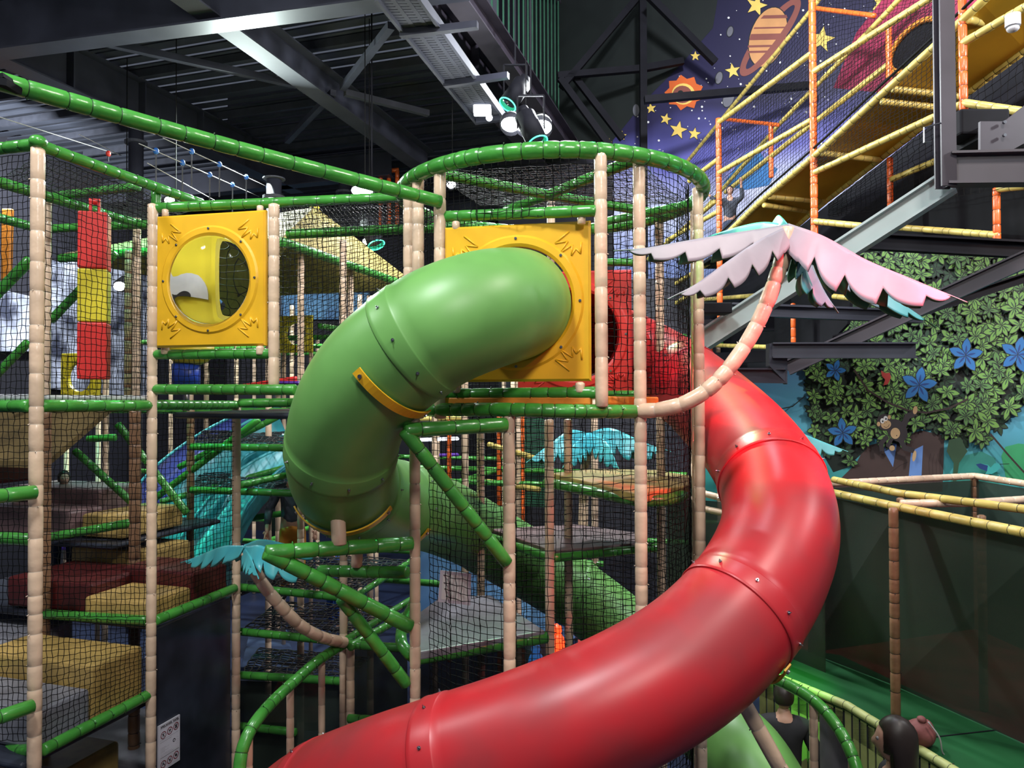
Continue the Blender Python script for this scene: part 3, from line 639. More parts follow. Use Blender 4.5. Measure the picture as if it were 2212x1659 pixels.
# ================= TUBE SLIDES =================
def slide(label, pts, cuts, RA, m, straps=()):
    p = spline(pts, .05); L = arclen(p); T = L[-1]; t = thing('tube_slide', label, 'slide', p[0]); o0 = p[0]
    def key(q): i = min(range(len(p)), key=lambda i: (p[i]-q).length); return L[i]
    cs = [0]+[key(c) for c in cuts]+[T]
    allp = [sample(p, L, T*i/400) for i in range(401)]; fr = frames(allp)
    for a, b in zip(cs[:-1], cs[1:]):
        ss = [a]; n = max(6, int((b-a)/.045)); ss = [a+(b-a-.11)*i/n for i in range(n+1)]+[b-.105, b-.10, b-.02, b, b+.004, b+.001]
        rr = [RA]*(n+1)+[RA+.010, RA+.012, RA+.012, RA+.014, RA+.006, RA-.004]
        mb = MB(); ctr = [sample(p, L, s) for s in ss[:-2]]; rr = rr[:len(ctr)]
        vs = []; fs = []; K = 64
        for s, r_ in zip(ss, [RA]*(n+1)+[RA+.004, RA+.006, RA+.006, RA+.009, RA+.005, RA-.004]):
            c = sample(p, L, min(s, T)); f = fr[min(400, int(round(s/T*400)))]
            d = (sample(p, L, min(s+.04, T))-sample(p, L, max(s-.04, 0))).normalized(); u = (f[1]-d*f[1].dot(d)).normalized(); v = d.cross(u)
            for k in range(K): an = 2*math.pi*k/K; vs.append(c-o0+(u*math.cos(an)+v*math.sin(an))*r_)
        for i in range(len(ss)-1):
            for k in range(K): fs.append([i*K+k, i*K+(k+1) % K, (i+1)*K+(k+1) % K, (i+1)*K+k])
        sec = mk('tube_section', vs, fs, m, t); sec.location = (0, 0, 0)
        if b < T-.01:
            s = b-.06; c = sample(p, L, s)-o0; d = (sample(p, L, s+.04)-sample(p, L, s-.04)).normalized(); u = d.orthogonal().normalized(); v = d.cross(u)
            for k in range(10):
                an = 2*math.pi*(k+.4)/10; e = u*math.cos(an)+v*math.sin(an); m2 = MB(); m2.cyl(c+e*(RA+.004), c+e*(RA+.012), .009, 10); m2.cyl(c+e*(RA+.012), c+e*(RA+.024), .0035, 6); m2.build('bolt', 'steel', sec)
    for (q, a0, a1, off) in straps:
        s = key(q)+off; c = sample(p, L, s)-o0; d = (sample(p, L, s+.04)-sample(p, L, s-.04)).normalized(); dn = Vector((0, 0, -1)); dn = (dn-d*dn.dot(d)).normalized(); sd = d.cross(dn)
        vs = []; fs = []; n = 20
        for i in range(n+1):
            an = R(a0+(a1-a0)*i/n); e = dn*math.cos(an)+sd*math.sin(an)
            for rr_, ww in ((RA+.014, -.028), (RA+.024, -.028), (RA+.024, .028), (RA+.014, .028)): vs.append(c+e*rr_+d*ww)
        for i in range(n):
            for k in range(4): fs.append([i*4+k, i*4+(k+1) % 4, (i+1)*4+(k+1) % 4, (i+1)*4+k])
        fs += [[0, 1, 2, 3][::-1], [n*4+k for k in range(4)]]
        sp = mk('cradle_strap', vs, fs, 'yellow_plastic', t, None, False); sp['label'] = 'yellow support strap'
        for an in (a0+6, a1-6):
            e = dn*math.cos(R(an))+sd*math.sin(R(an)); m2 = MB(); m2.cyl(c+e*(RA+.022), c+e*(RA+.035), .012, 8); m2.build('bolt', 'steel', sp)
    return p, L
gpts = [P(1118, 657, 4.70), P(1095, 660, 4.52), P(1040, 672, 4.33), P(958, 703, 4.24), P(882, 750, 4.27), P(805, 818, 4.37), P(757, 895, 4.52), P(738, 975, 4.72), P(748, 1040, 5.02), P(790, 1075, 5.45), P(860, 1090, 6.05), P(945, 1112, 6.8), P(1060, 1170, 7.5), P(1250, 1287, 7.75), P(1420, 1430, 7.3), P(1530, 1560, 6.7), P(1610, 1640, 6.2), P(1680, 1760, 5.9)]
gp, gL = slide('green tube slide curling left out of the orange yellow panel', gpts, [gpts[4], gpts[7], gpts[8]*.6+gpts[9]*.4, gpts[10], gpts[12], gpts[13]], .35, 'green_plastic',
    straps=[(gpts[4], -15, 80, .16), (gpts[8], -60, 60, .0), (gpts[10], -60, 60, -.08)])
rpts = [P(1240, 722, 5.87), P(1262, 728, 6.15), P(1320, 745, 6.5), P(1400, 780, 6.6), P(1480, 830, 6.3), P(1555, 895, 5.85), P(1620, 965, 5.4), P(1668, 1045, 4.97), P(1683, 1140, 4.62), P(1650, 1240, 4.35), P(1585, 1335, 4.15), P(1490, 1425, 4.0), P(1370, 1500, 3.9), P(1235, 1562, 3.85), P(1100, 1612, 3.86), P(960, 1655, 3.92), P(820, 1695, 4.1), P(700, 1735, 4.4), P(620, 1790, 4.8), P(600, 1870, 5.3)]
rp_, rL = slide('big red tube slide sweeping down from the tower across the foreground', rpts, [rpts[4], rpts[7], rpts[10], rpts[15], rpts[17]], .35, 'red_plastic', straps=[(rpts[10], -10, 62, .06)])
# supports of the slides
def strut(label, a, b, m='tan_vinyl', r=.042, tie=.2, name='padded_strut', **k): return tube(label, [a, b], m, r, tie, None, name, 'strut', 12, nub=True, **k)
strut('short tan strut holding the green slide above the upper bracket', P(880, 868, 4.35), P(896, 925, 4.35))
strut('short tan strut under the green slide on the lower bracket', P(728, 1092, 4.75), P(733, 1180, 4.7), r=.047)
strut('small tan strut behind the lower bracket', P(776, 1130, 5.6), P(770, 1226, 5.6))
strut('slanting tan strut carrying the red slide at lower right', P(1597, 1500, 4.3), P(1730, 1740, 4.25), r=.044)
rail('upper green bracket arm reaching left from the front tower post', 1096, 917, 4.5, 872, 930, 4.25, r=.043, nub=True)
rail('slanting green brace below the upper bracket arm', 872, 928, 4.25, 1097, 1218, 4.5, r=.04, nub=True)
rail('lower green bracket arm left of the netted post', 892, 1174, 4.95, 572, 1194, 4.5, r=.047, nub=True)
rail('slanting green brace running right below the lower bracket arm', 572, 1192, 4.5, 888, 1355, 4.95, r=.046, nub=True)
rail('dark green brace crossing behind the lower bracket', 735, 1290, 4.8, 880, 1480, 5.0, r=.04)
rail('short dark green arm between struts behind the lower bracket', 690, 1233, 5.8, 882, 1237, 5.4, r=.045)
# ================= PALM TREE =================
def frond(parent, pts, W, name, side=0, n=66, notch=.5, droop=.95, m='leaf_top', mu_='leaf_under', seed=0, off=None):
    """long fabric leaf: folded along its rib, with torn scalloped edges"""
    g = random.Random(seed); p = spline(pts, .02); L = arclen(p); T = L[-1]; fr = frames([sample(p, L, T*i/n) for i in range(n+1)]); vs = []; N = 7
    for i in range(n+1):
        s = i/n; c = sample(p, L, T*s)-off; t, _, _ = fr[i]; sd = t.cross(Vector((0, 0, 1))).normalized(); up = sd.cross(t)
        w_ = W*(math.sin(math.pi*min(1, s*1.0+.08)**.8)**.6 if s < .98 else .03)
        ph = (s*5) % 1; w_ *= 1-notch*(1-ph)**2.5 if s > .12 else 1
        w_ = max(w_, .004)
        for k in range(-N, N+1):
            e = abs(k)/N; vs.append(c+sd*(w_*k/N*.42)-up*(droop*w_*e**1.15)+t*(w_*.45*e**2))
    fs = []; K = 2*N+1
    for i in range(n):
        for k in range(K-1): fs.append([i*K+k, i*K+k+1, (i+1)*K+k+1, (i+1)*K+k])
    o = mk(name, vs, fs, [m, mu_], parent); md = o.modifiers.new('s', 'SOLIDIFY'); md.thickness = .008; md.offset = -1; md.material_offset = 1; md.material_offset_rim = 1
    return o
trunk = [P(1378, 888, 4.66), P(1430, 884, 4.56), P(1490, 866, 4.5), P(1545, 828, 4.48), P(1590, 775, 4.48), P(1628, 715, 4.48), P(1658, 650, 4.48), P(1680, 590, 4.48), P(1697, 530, 4.48), P(1703, 490, 4.48)]
pt = thing('palm_tree', 'curved padded palm tree with pink lit leaves growing from the tall tan post', 'palm', trunk[0])
tr = tube('', trunk, 'tan_vinyl', .046, .13, None, 'trunk', 'x', 14, True, True, .06); 
for k_ in ('label', 'category', 'group'):
    if k_ in tr: del tr[k_]
tr.parent = pt; tr.location = (0, 0, 0)
top = trunk[-1]
for i, (pp, W, sd, m_) in enumerate((
    ([(1703, 484, 4.48), (1600, 500, 4.4), (1480, 520, 4.3), (1395, 535, 4.22), (1326, 540, 4.18)], .155, 1, 'leaf_top'),
    ([(1700, 488, 4.48), (1640, 518, 4.3), (1570, 565, 4.15), (1505, 612, 4.05), (1442, 645, 3.98)], .165, 2, 'leaf_top'),
    ([(1703, 482, 4.48), (1780, 510, 4.3), (1870, 560, 4.15), (1965, 600, 4.0), (2090, 652, 3.9)], .235, 3, 'leaf_top'),
    ([(1708, 490, 4.52), (1780, 545, 4.75), (1850, 600, 4.9), (1940, 650, 5.0), (2022, 706, 5.1)], .17, 4, 'leaf_teal'),
    ([(1704, 492, 4.48), (1738, 540, 4.5), (1765, 595, 4.5), (1785, 635, 4.5), (1812, 675, 4.5)], .16, 5, 'leaf_teal'),
    ([(1700, 485, 4.5), (1640, 480, 4.9), (1560, 500, 5.3), (1480, 530, 5.6), (1400, 560, 5.9)], .16, 6, 'leaf_teal'),
    ([(1704, 486, 4.5), (1690, 470, 4.6), (1680, 465, 4.8), (1668, 480, 5.2)], .1, 7, 'leaf_teal'))):
    o = frond(pt, [P(*q) for q in pp], W, 'leaf', seed=sd, m=m_, off=trunk[0])
trunk2 = [P(745, 1388, 6.3), P(700, 1378, 6.05), P(650, 1352, 5.85), P(600, 1302, 5.7), P(560, 1250, 5.65), P(532, 1190, 5.6)]
pt = thing('palm_tree', 'low padded palm with a bent tan trunk and teal leaves left of the brackets', 'palm', trunk2[0])
tr = tube('', trunk2, 'tan_vinyl', .045, .13, None, 'trunk', 'x', 12, True, True, .08)
for k_ in ('label', 'category', 'group'):
    if k_ in tr: del tr[k_]
tr.parent = pt; tr.location = (0, 0, 0)
for i, (pp, W) in enumerate((([(530, 1180, 5.6), (570, 1180, 5.4), (620, 1215, 5.4), (680, 1250, 5.5)], .17), ([(528, 1176, 5.62), (570, 1165, 6.0), (640, 1180, 6.3), (715, 1195, 6.6)], .16), ([(527, 1178, 5.6), (480, 1180, 5.9), (430, 1200, 6.2), (390, 1215, 6.4)], .15), ([(529, 1182, 5.6), (545, 1210, 5.4), (560, 1250, 5.35)], .12))):
    frond(pt, [P(*q) for q in pp], W, 'leaf', seed=20+i, m='teal_plastic', mu_='leaf_teal', off=trunk2[0])
# third palm behind the lower tower
trunk3 = [Vector((P(1258, 1190, 9.2).x, 9.2, 0)), P(1258, 1190, 9.2), P(1262, 1050, 9.2), P(1270, 945, 9.2)]
pt = thing('palm_tree', 'teal leaved palm standing far behind the netted lower tower', 'palm', trunk3[0])
tr = tube('', trunk3, 'tan_vinyl', .06, .3, None, 'trunk', 'x', 10, False)
for k_ in ('label', 'category', 'group'):
    if k_ in tr: del tr[k_]
tr.parent = pt; tr.location = (0, 0, 0)
for i, (pp, W) in enumerate((([(1270, 935, 9.2), (1230, 930, 8.9), (1180, 965, 8.7), (1135, 1000, 8.6)], .3), ([(1270, 935, 9.2), (1320, 925, 8.9), (1390, 955, 8.7), (1450, 975, 8.6)], .3), ([(1270, 935, 9.2), (1240, 960, 8.7), (1215, 1010, 8.4)], .25), ([(1270, 935, 9.2), (1310, 955, 8.7), (1340, 1020, 8.4)], .25))):
    frond(pt, [P(*q) for q in pp], W, 'leaf', seed=30+i, m='teal_plastic', mu_='leaf_under', off=trunk3[0])
# lone leaf tip beside the red slide
pt = thing('palm_tree', 'small palm half hidden right behind the red slide bend', 'palm', Vector((P(1690, 1000, 7.4).x, 7.4, 0)))
tr = tube('', [Vector(pt.location), P(1690, 985, 7.4)], 'tan_vinyl', .05, .3, None, 'trunk', 'x', 10)
for k_ in ('label', 'category', 'group'):
    if k_ in tr: del tr[k_]
tr.parent = pt; tr.location = (0, 0, 0)
frond(pt, [P(*q) for q in ((1690, 925, 7.4), (1730, 935, 7.3), (1780, 955, 7.2), (1832, 975, 7.1))], .16, 'leaf', seed=41, m='leaf_teal', off=Vector(pt.location))
frond(pt, [P(*q) for q in ((1690, 925, 7.4), (1660, 930, 7.6), (1620, 955, 7.8))], .16, 'leaf', seed=42, m='leaf_teal', off=Vector(pt.location))
# ================= LEFT CLIMBING FRAME =================
NV = 'net_black'
tube('long thick green rail sloping across the top left of the picture', [P(-160, 128, 2.85), P(8, 178, 3.2), P(480, 312, 3.95), P(952, 436, 4.78)], r=.041, tie=.16, nub=True, curve=True, sides=16)
c = P(4, 182, 3.18); mb = MB(); mb.beam(c-Vector((.1, 0, -.015)), c+Vector((.055, 0, -.012)), .1, .03); mb.beam(c-Vector((.1, 0, .02)), c+Vector((.04, 0, .02)), .1, .02)
tag(mb.build('pipe_clamp', 'black_paint', None, c), 'black clamp holding the long green rail at the left edge', 'clamp')
post('thick tan padded corner post near the left edge', 82, 318, 1659, 4.9, r=.043, z1=0, sides=16)
post('tan padded post left of the window panel, running down to the dark board', 330, 440, 1659, 5.85, r=.038, z1=0)
post('slim tan padded post at the right edge of the dark board', 511, 880, 1659, 6.83, r=.038, z1=0)
post('tan padded post right of the window panel', 592, 440, 838, 5.5, r=.040)
post('short green lit stub post above the window panel corner', 337, 412, 450, 5.95, 'green_vinyl', r=.036)
post('thin tan post just behind the thick left corner post', 103, 425, 1130, 6.3, r=.03)
post('tan post seen behind the punching column', 296, 470, 880, 7.2, r=.036)
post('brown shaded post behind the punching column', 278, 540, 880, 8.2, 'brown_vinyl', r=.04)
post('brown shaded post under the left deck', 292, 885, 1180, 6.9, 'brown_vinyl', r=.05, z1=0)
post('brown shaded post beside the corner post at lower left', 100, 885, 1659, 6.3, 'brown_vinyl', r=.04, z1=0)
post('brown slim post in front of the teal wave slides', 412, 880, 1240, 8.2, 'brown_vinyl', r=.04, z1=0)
a = P(82, 316, 4.9); LZ = a.z
c2 = P(440, 440, LZ and (LZ-CAMZ)*F/(853-440)); 
tube('bright green top rail running from the left corner post to the window panel', [P(80, 312, 4.88), Pz(436, 440, LZ)], tie=.13, nub=True, r=.04)
tube('green top rail leaving the picture left of the corner post', [P(-60, 328, 5.05), P(84, 311, 4.9)], tie=.13, nub=True, r=.04)
mb = MB(); mb.sphere(P(82, 306, 4.88), .055, sc=(1, 1, .8)); tag(mb.build('corner_cap', 'green_vinyl', None, P(82, 306, 4.88), True), 'green padded cap on the top of the left corner post', 'cap')
tube('bright green rail slanting behind the punching column', [Pz(-20, 388, LZ-.05), Pz(312, 488, LZ-.05)], tie=.13, r=.042)
tube('lower green rail at the left edge behind the corner post', [Pz(-20, 466, LZ-.1), Pz(70, 490, LZ-.1)], tie=.13, r=.042)
rail('green cross rail behind the corner post at the top', 96, 426, 6.25, 300, 403, 5.9, r=.036)
rail('dark green cross rail above the punching column', 108, 494, 7.1, 330, 484, 6.9, r=.04)
rail('green front rail above the window panel', 335, 449, 5.87, 868, 426, 5.6, r=.040, nub=True)
rail('dark green rail directly below the window panel', 332, 766, 5.86, 590, 764, 5.55, r=.038, nub=True)
rail('second dark green rail below the window panel', 332, 841, 5.86, 640, 842, 5.4, r=.040, nub=True)
rail('dark green rail with netting rolled on under the window panel', 330, 875, 5.86, 512, 875, 6.8, r=.04, tie=.08)
rail('bright lit green rail at eye height left of the green slide', 516, 871, 6.8, 700, 869, 6.6, r=.04)
rail('bright green deck rail between corner post and window panel post', 84, 877, 4.93, 325, 876, 5.85, r=.042, nub=True)
rail('bright green deck rail leaving left of the corner post', -40, 877, 5.1, 66, 877, 4.92, r=.042, nub=True)
rail('short bright green rail end reaching the corner post at lower left', -60, 1078, 4.5, 78, 1063, 4.82, r=.046, nub=True)
rail('lowest bright green rail end at the left edge', -60, 1570, 4.5, 72, 1524, 4.82, r=.044, nub=True)
rail('green deck rail rising to the right under the grey and yellow blocks', 90, 1622, 4.93, 322, 1500, 5.85, r=.040, nub=True)
rail('dark green rail at the bottom left behind the corner post', -40, 1620, 5.3, 74, 1622, 5.0, r=.042)
rail('green deck rail under the maroon and yellow blocks', 92, 1326, 6.3, 320, 1341, 5.9, r=.04, nub=True)
rail('green rail along the top edge of the dark board', 334, 1341, 5.86, 508, 1270, 6.8, r=.040, nub=True)
rail('shaded green rail under the mauve blocks', 92, 1163, 6.9, 292, 1128, 6.9, r=.04)
rail('dark green rail at the left edge under the maroon slab', -40, 1160, 6.0, 76, 1166, 6.0, r=.05)
rail('dark green slanting brace at the far left', -20, 822, 7.1, 62, 738, 7.1, r=.04)
rail('dark green slanting brace behind the punching column', 108, 694, 7.2, 250, 545, 7.2, r=.04)
rail('upper dark green brace at the left edge', -20, 648, 7.1, 66, 560, 7.1, r=.05)
pad('grey padded deck edge above the bright green deck rail', [P(-40, 858, 5.15), P(70, 858, 5.0)], 'white_vinyl', .04)
pad('grey padded deck edge between corner post and window panel post', [P(92, 859, 5.05), P(320, 859, 5.9)], 'white_vinyl', .035)
# punching column
def col_loc(x, y, Y=6.0): return P(x, y, Y)
t = thing('punching_column', 'hanging square punching column in red, yellow and red', 'punching bag', P(205, 462, 6.0), R(20))
zt = P(205, 462, 6.0).z
for i, (y0, y1, m) in enumerate(((462, 584, 'red_panel'), (584, 698, 'lemon_plastic'), (698, 820, 'red_panel'))):
    m1 = MB(); m1.box((-.105, -.105, P(205, y1, 6.0).z-zt+.002), (.105, .105, P(205, y0, 6.0).z-zt-.002), bev=.012); m1.build('foam_block', m, t)
m1 = MB(); m1.beam(Vector((-.03, 0, 0)), Vector((-.03, 0, .1)), .02, .04, up=Vector((0, 1, 0))); m1.beam(Vector((.03, 0, 0)), Vector((.03, 0, .1)), .02, .04, up=Vector((0, 1, 0))); m1.cyl(Vector((-.04, 0, .1)), Vector((.04, 0, .1)), .025); m1.build('hanging_strap', 'red_panel', t)
# foam blocks (hall grid)
def block(label, u0, u1, v0, v1, z0, z1, m, name='foam_step', group=None, top=None):
    c = H((u0+u1)/2, (v0+v1)/2, z0); mb = MB(); mb.box((-(v1-v0)/2, -(u1-u0)/2, 0), ((v1-v0)/2, (u1-u0)/2, z1-z0), bev=.03)
    o = mb.build(name, [m], None, (0, 0, 0)); o.location = c; o.rotation_euler = (0, 0, -AZ); return tag(o, label, 'foam block', group)
def deck(label, u0, u1, v0, v1, z, m='board_navy', th=.05):
    o = block(label, u0, u1, v0, v1, z-th, z, m, 'deck_board'); o['category'] = 'deck'; return o
deck('deck board under the grey and yellow steps', 3.7, 4.8, -7.2, -4.5, 1.9)
deck('deck board under the maroon and yellow steps', 4.85, 6.6, -7.2, -4.5, 2.46)
deck('deck board behind the window panel at eye height', 4.9, 7.6, -4.4, -3.0, 4.17)
block('low grey foam step beside the corner post, below the yellow one', 3.86, 4.29, -5.55, -4.56, 1.9, 2.17, 'grey_vinyl')
block('big yellow foam step behind the low grey one', 4.31, 4.79, -5.7, -4.56, 1.9, 2.32, 'ochre_vinyl')
block('dark grey foam slab left of the big yellow step', 4.4, 5.2, -6.9, -5.72, 1.9, 2.32, 'grey_vinyl')
block('bright green lit foam corner at the bottom left edge', 3.7, 4.2, -6.2, -5.57, 1.9, 2.12, 'green_plastic')
block('low yellow foam slab on the middle deck', 4.82, 5.33, -5.2, -4.56, 2.47, 2.65, 'ochre_vinyl')
block('maroon foam slab right of the low yellow one', 5.35, 5.8, -5.35, -4.56, 2.47, 2.77, 'maroon_vinyl')
block('large maroon foam block left of the low yellow slab', 4.9, 5.6, -6.15, -5.22, 2.47, 2.73, 'maroon_vinyl')
block('ochre foam block on top behind the maroon blocks', 5.68, 6.3, -6.3, -5.4, 2.47, 2.83, 'ochre_vinyl')
block('mauve foam block under the sloping ramp', 5.92, 6.5, -7.4, -6.2, 2.95, 3.36, 'mauve_vinyl')
deck('deck board under the mauve blocks', 5.4, 6.9, -7.5, -5.5, 2.94)
block('lower mauve foam block with shiny top under the ramp', 5.5, 5.9, -7.3, -6.12, 2.95, 3.21, 'mauve_vinyl')
block('ochre foam block with a white shining top under the ramp', 5.6, 6.4, -6.08, -5.58, 2.95, 3.17, 'ochre_vinyl')
block('maroon foam slab at the left edge under the deck', 5.2, 6.0, -8.3, -6.9, 3.45, 3.8, 'maroon_vinyl')
block('purple foam mat deep behind the middle deck', 7.3, 8.6, -8.4, -7.0, 2.35, 2.5, 'purple_vinyl')
block('dark wooden step at the bottom left under the deck rail', 4.6, 5.2, -6.4, -5.2, .9, 1.3, 'ochre_vinyl')
block('grey lit foam slide end at the bottom left', 5.3, 6.3, -6.2, -5.0, .8, 1.05, 'grey_vinyl')
block('brown foam step at the bottom edge beside the corner post', 3.95, 4.5, -5.6, -4.75, 1.1, 1.42, 'mauve_vinyl')
# sloping ramp underside
r0, r1, r2, r3 = P(100, 1020, 7.2), P(130, 880, 6.6), P(300, 830, 7.4), P(100, 985, 8.2)
mb = MB(); a, b = P(100, 1012, 6.6), P(262, 872, 7.3); w3 = VV*-1.6; mb.hull([a, b, b+w3, a+w3], [p+Vector((0, 0, .06)) for p in (a, b, b+w3, a+w3)])
tag(mb.build('climbing_ramp', 'ramp_shaded_ochre', None, a), 'sloping ochre ramp seen from below left of the window panel', 'ramp')
# navy board with the rule sign
BP = VP(H(4.75, -4.47, 0)[:2], H(5.75, -4.47, 0)[:2])
q = [BP.at(338, 1360), BP.at(498, 1290)]; zb = 0.0
mb = MB(); tq = [q[0], q[1], Vector((q[1].x, q[1].y, zb)), Vector((q[0].x, q[0].y, zb))]; mb.hull(tq, [p+VV*-.05 for p in tq])
tag(mb.build('dark_board', 'board_navy', None, tq[3]), 'dark navy wall board between two padded posts at lower left', 'board')
sgn = [BP.at(341, 1570, .012), BP.at(388, 1541, .012)]; hgt = sgn[1].z-BP.at(388, 1639, .012).z
wv = (sgn[1]-sgn[0]); wv.z = 0; wd_ = wv.length; ex = wv.normalized(); n_ = BP.n
so = sgn[0]+Vector((0, 0, -hgt)); t = thing('rule_sign', 'white play rules sign with round prohibition symbols on the navy board', 'sign', so)
def SQ(x, y, o=0): return ex*(x*wd_)+Vector((0, 0, y*hgt))+n_*o
mb = MB(); q = [SQ(0, 0), SQ(1, 0), SQ(1, 1), SQ(0, 1)]; mb.hull([p+n_*.004 for p in q], [p-n_*.008 for p in q]); mb.build('plate', 'paper', t)
def sring(cx, cy, r, m='print_red', k=.8):
    mb = MB(); n = 24; a_ = wd_/hgt; vs = []
    for i in range(n):
        a = 2*math.pi*i/n; vs += [SQ(cx+r*math.cos(a), cy+r*a_*math.sin(a), .0055), SQ(cx+r*k*math.cos(a), cy+r*k*a_*math.sin(a), .0055)]
    mb.add(vs, [[2*i, 2*i+1, (2*i+3) % (2*n), (2*i+2) % (2*n)] for i in range(n)]); 
    d = r*.7
    def st(pts, w_): 
        for (x0, y0), (x1, y1) in zip(pts[:-1], pts[1:]):
            L_ = math.hypot(x1-x0, y1-y0); nx, ny = -(y1-y0)/L_*w_, (x1-x0)/L_*w_
            mb.add([SQ(cx+x*r, cy+y*r*a_, .006) for x, y in ((x0+nx, y0+ny), (x1+nx, y1+ny), (x1-nx, y1-ny), (x0-nx, y0-ny))], [[0, 1, 2, 3]], 1)
    return mb, st
syms = [(.23, .76, [[(0, .5), (0, .1), (-.3, -.5)], [(0, .1), (.3, -.4)], [(-.4, .2), (.4, .3)]], .08), (.52, .78, [[(-.3, -.5), (-.1, .3)], [(.1, .5), (.35, .0)], [(-.3, .2), (.2, .1)]], .1), (.81, .80, [[(-.3, -.5), (-.15, .5)], [(.1, -.5), (.3, .5)]], .16),
        (.23, .14, [[(-.5, -.2), (0, .2), (.5, -.3)], [(0, .2), (.1, .6)]], .09), (.52, .15, [[(-.3, .4), (-.1, -.5)], [(.1, -.5), (.35, .5)], [(-.1, -.1), (.3, .1)]], .09), (.81, .17, [[(0, -.5), (0, .5)], [(-.45, 0), (.45, 0)]], .14)]
for cx, cy, st_, w_ in syms:
    mb, st = sring(cx, cy, .125); [st(s_, w_) for s_ in st_]; st([(-.6, .6), (.6, -.6)], .04); mb.build('prohibition_symbol', ['print_red', 'print_black'], t)
mb, st = sring(.72, .52, .06, k=.6); o = mb.build('round_mark', ['print_black', 'print_black'], t)
mb = MB()
for y0, x0, x1, h_ in ((.915, .08, .95, .002), (.665, .08, .95, .003), (.62, .08, .6, .004), (.5, .1, .35, .002), (.48, .1, .5, .002), (.46, .1, .3, .002), (.44, .1, .3, .002), (.42, .1, .45, .002), (.4, .1, .3, .002), (.36, .1, .6, .002), (.33, .1, .7, .002), (.29, .08, .95, .006), (.55, .85, .93, .002), (.50, .8, .93, .002), (.46, .8, .93, .002), (.42, .8, .93, .002), (.02, .1, .35, .002), (.03, .4, .65, .002), (.04, .7, .95, .002)):
    mb.add([SQ(x0, y0, .0055), SQ(x1, y0, .0055), SQ(x1, y0+h_, .0055), SQ(x0, y0+h_, .0055)], [[0, 1, 2, 3]])
mb.build('fine_print', 'print_black', t)
def text(s, parent, loc, ex_, up_, size, m, name='lettering'):
    c = bpy.data.curves.new('tmp_text', 'FONT'); c.body = s; c.size = size; c.extrude = .0006; c.align_x = 'CENTER'; c.align_y = 'CENTER'; c.resolution_u = 2
    o = bpy.data.objects.new('tmp_text', c); C.objects.link(o); dg = bpy.context.evaluated_depsgraph_get(); me = bpy.data.meshes.new_from_object(o.evaluated_get(dg)); bpy.data.objects.remove(o)
    nn = ex_.cross(up_); M4 = Matrix((ex_, up_, nn)).transposed().to_4x4(); me.transform(Matrix.Translation(loc) @ M4); me.materials.clear(); me.materials.append(M[m])
    me.name = name; ob = bpy.data.objects.new(name, me); C.objects.link(ob); ob.parent = parent; return ob
text('SPIELREGEL TAFEL', t, SQ(.52, .945, .006), ex, Vector((0, 0, 1)), wd_*.105, 'print_black')
# blank paper notice tied on the net at lower tower
npl = [P(951, 1232, 4.93), P(1018, 1239, 4.88), P(1016, 1308, 4.88), P(946, 1300, 4.93)]
t = thing('paper_notice', 'blank white paper notice tied to the net of the lower tower', 'notice', npl[3]); mb = MB(); q = [p-npl[3] for p in npl]; mb.hull(q, [p+Vector((0, .006, 0)) for p in q]); mb.build('sheet', 'paper', t)
mb = MB(); ce = sum(q, Vector())/4; q2 = [ce+(p-ce)*Vector((.84, 1, .84)).length/1.732*1.0*.9+Vector((0, -.002, 0)) for p in q]; mb.hull(q2, [p+Vector((0, .001, 0)) for p in q2]); mb.build('inner_sheet', 'mur_white', t)
# zip line ropes with blue clips
def rope(label, pts, r=.006, m='rope', sag=.0, name='rope'):
    mb = MB(); p = [Vector(q) for q in pts]; mb.rings(spline(p, .3) if len(p) > 2 else p, [r]*(len(spline(p, .3)) if len(p) > 2 else 2), 5); return tag(mb.build(name, m, None, p[0], True), label, 'rope')
ro = [('pale rope of the rope bridge starting at the round column', (352, 298, 9.6), (612, 420, 14)), ('second pale rope of the rope bridge in front of the column', (300, 310, 9.2), (560, 425, 13.5)), ('long grey cable coming down from the upper left corner to the column', (-10, 250, 8), (262, 336, 12.5)), ('short pale rope right of the round column', (318, 352, 10), (480, 442, 13))]
for l, a, b in ro: rope(l, [P(*a), P(*b)])
rope('short rope left of the round column with a red hook', [P(170, 290, 12), P(262, 336, 13)])
def onrope(k, x):
    a, b = P(*ro[k][1]), P(*ro[k][2]); lo, hi = 0, 1; CI = CM.inverted()
    for _ in range(30):
        m = (lo+hi)/2; q = CI @ (a.lerp(b, m)-CO)
        if CX+F*q.x/-q.z < x: lo = m
        else: hi = m
    return a.lerp(b, lo)
def hanger(x, y, Y, L, m='clip_blue', lab='', group=None):
    c = onrope(0 if (x, y) in ((414, 332), (474, 370), (532, 397), (579, 414)) else 1, x) if m == 'clip_blue' else P(x, y, Y); t = thing('rope_hanger', lab, 'hanger', c, 0, group); m1 = MB(); m1.sphere(Vector((0, 0, 0)), .045, sc=(.8, .8, 1)); m1.build('clip', m, t, None, True); m2 = MB(); m2.cyl(Vector((0, 0, -.03)), Vector((0, 0, -L)), .011, 6); m2.build('line', 'net_grey', t)
for i, (x, y, Y) in enumerate(((414, 332, 10.8), (474, 370, 11.7), (532, 397, 12.6), (579, 414, 13.4), (337, 346, 9.7), (394, 383, 10.6), (453, 409, 11.5), (502, 421, 12.4))):
    hanger(x, y, Y, .5, lab='%s rope bridge clip in blue with black line, %s from the left' % ('upper' if i < 4 else 'lower', ('first', 'second', 'third', 'fourth')[i % 4]), group='blue clips of the rope bridge')
hanger(234, 332, 11, .12, 'clip_red', 'red hook hanging from the cable left of the round column')
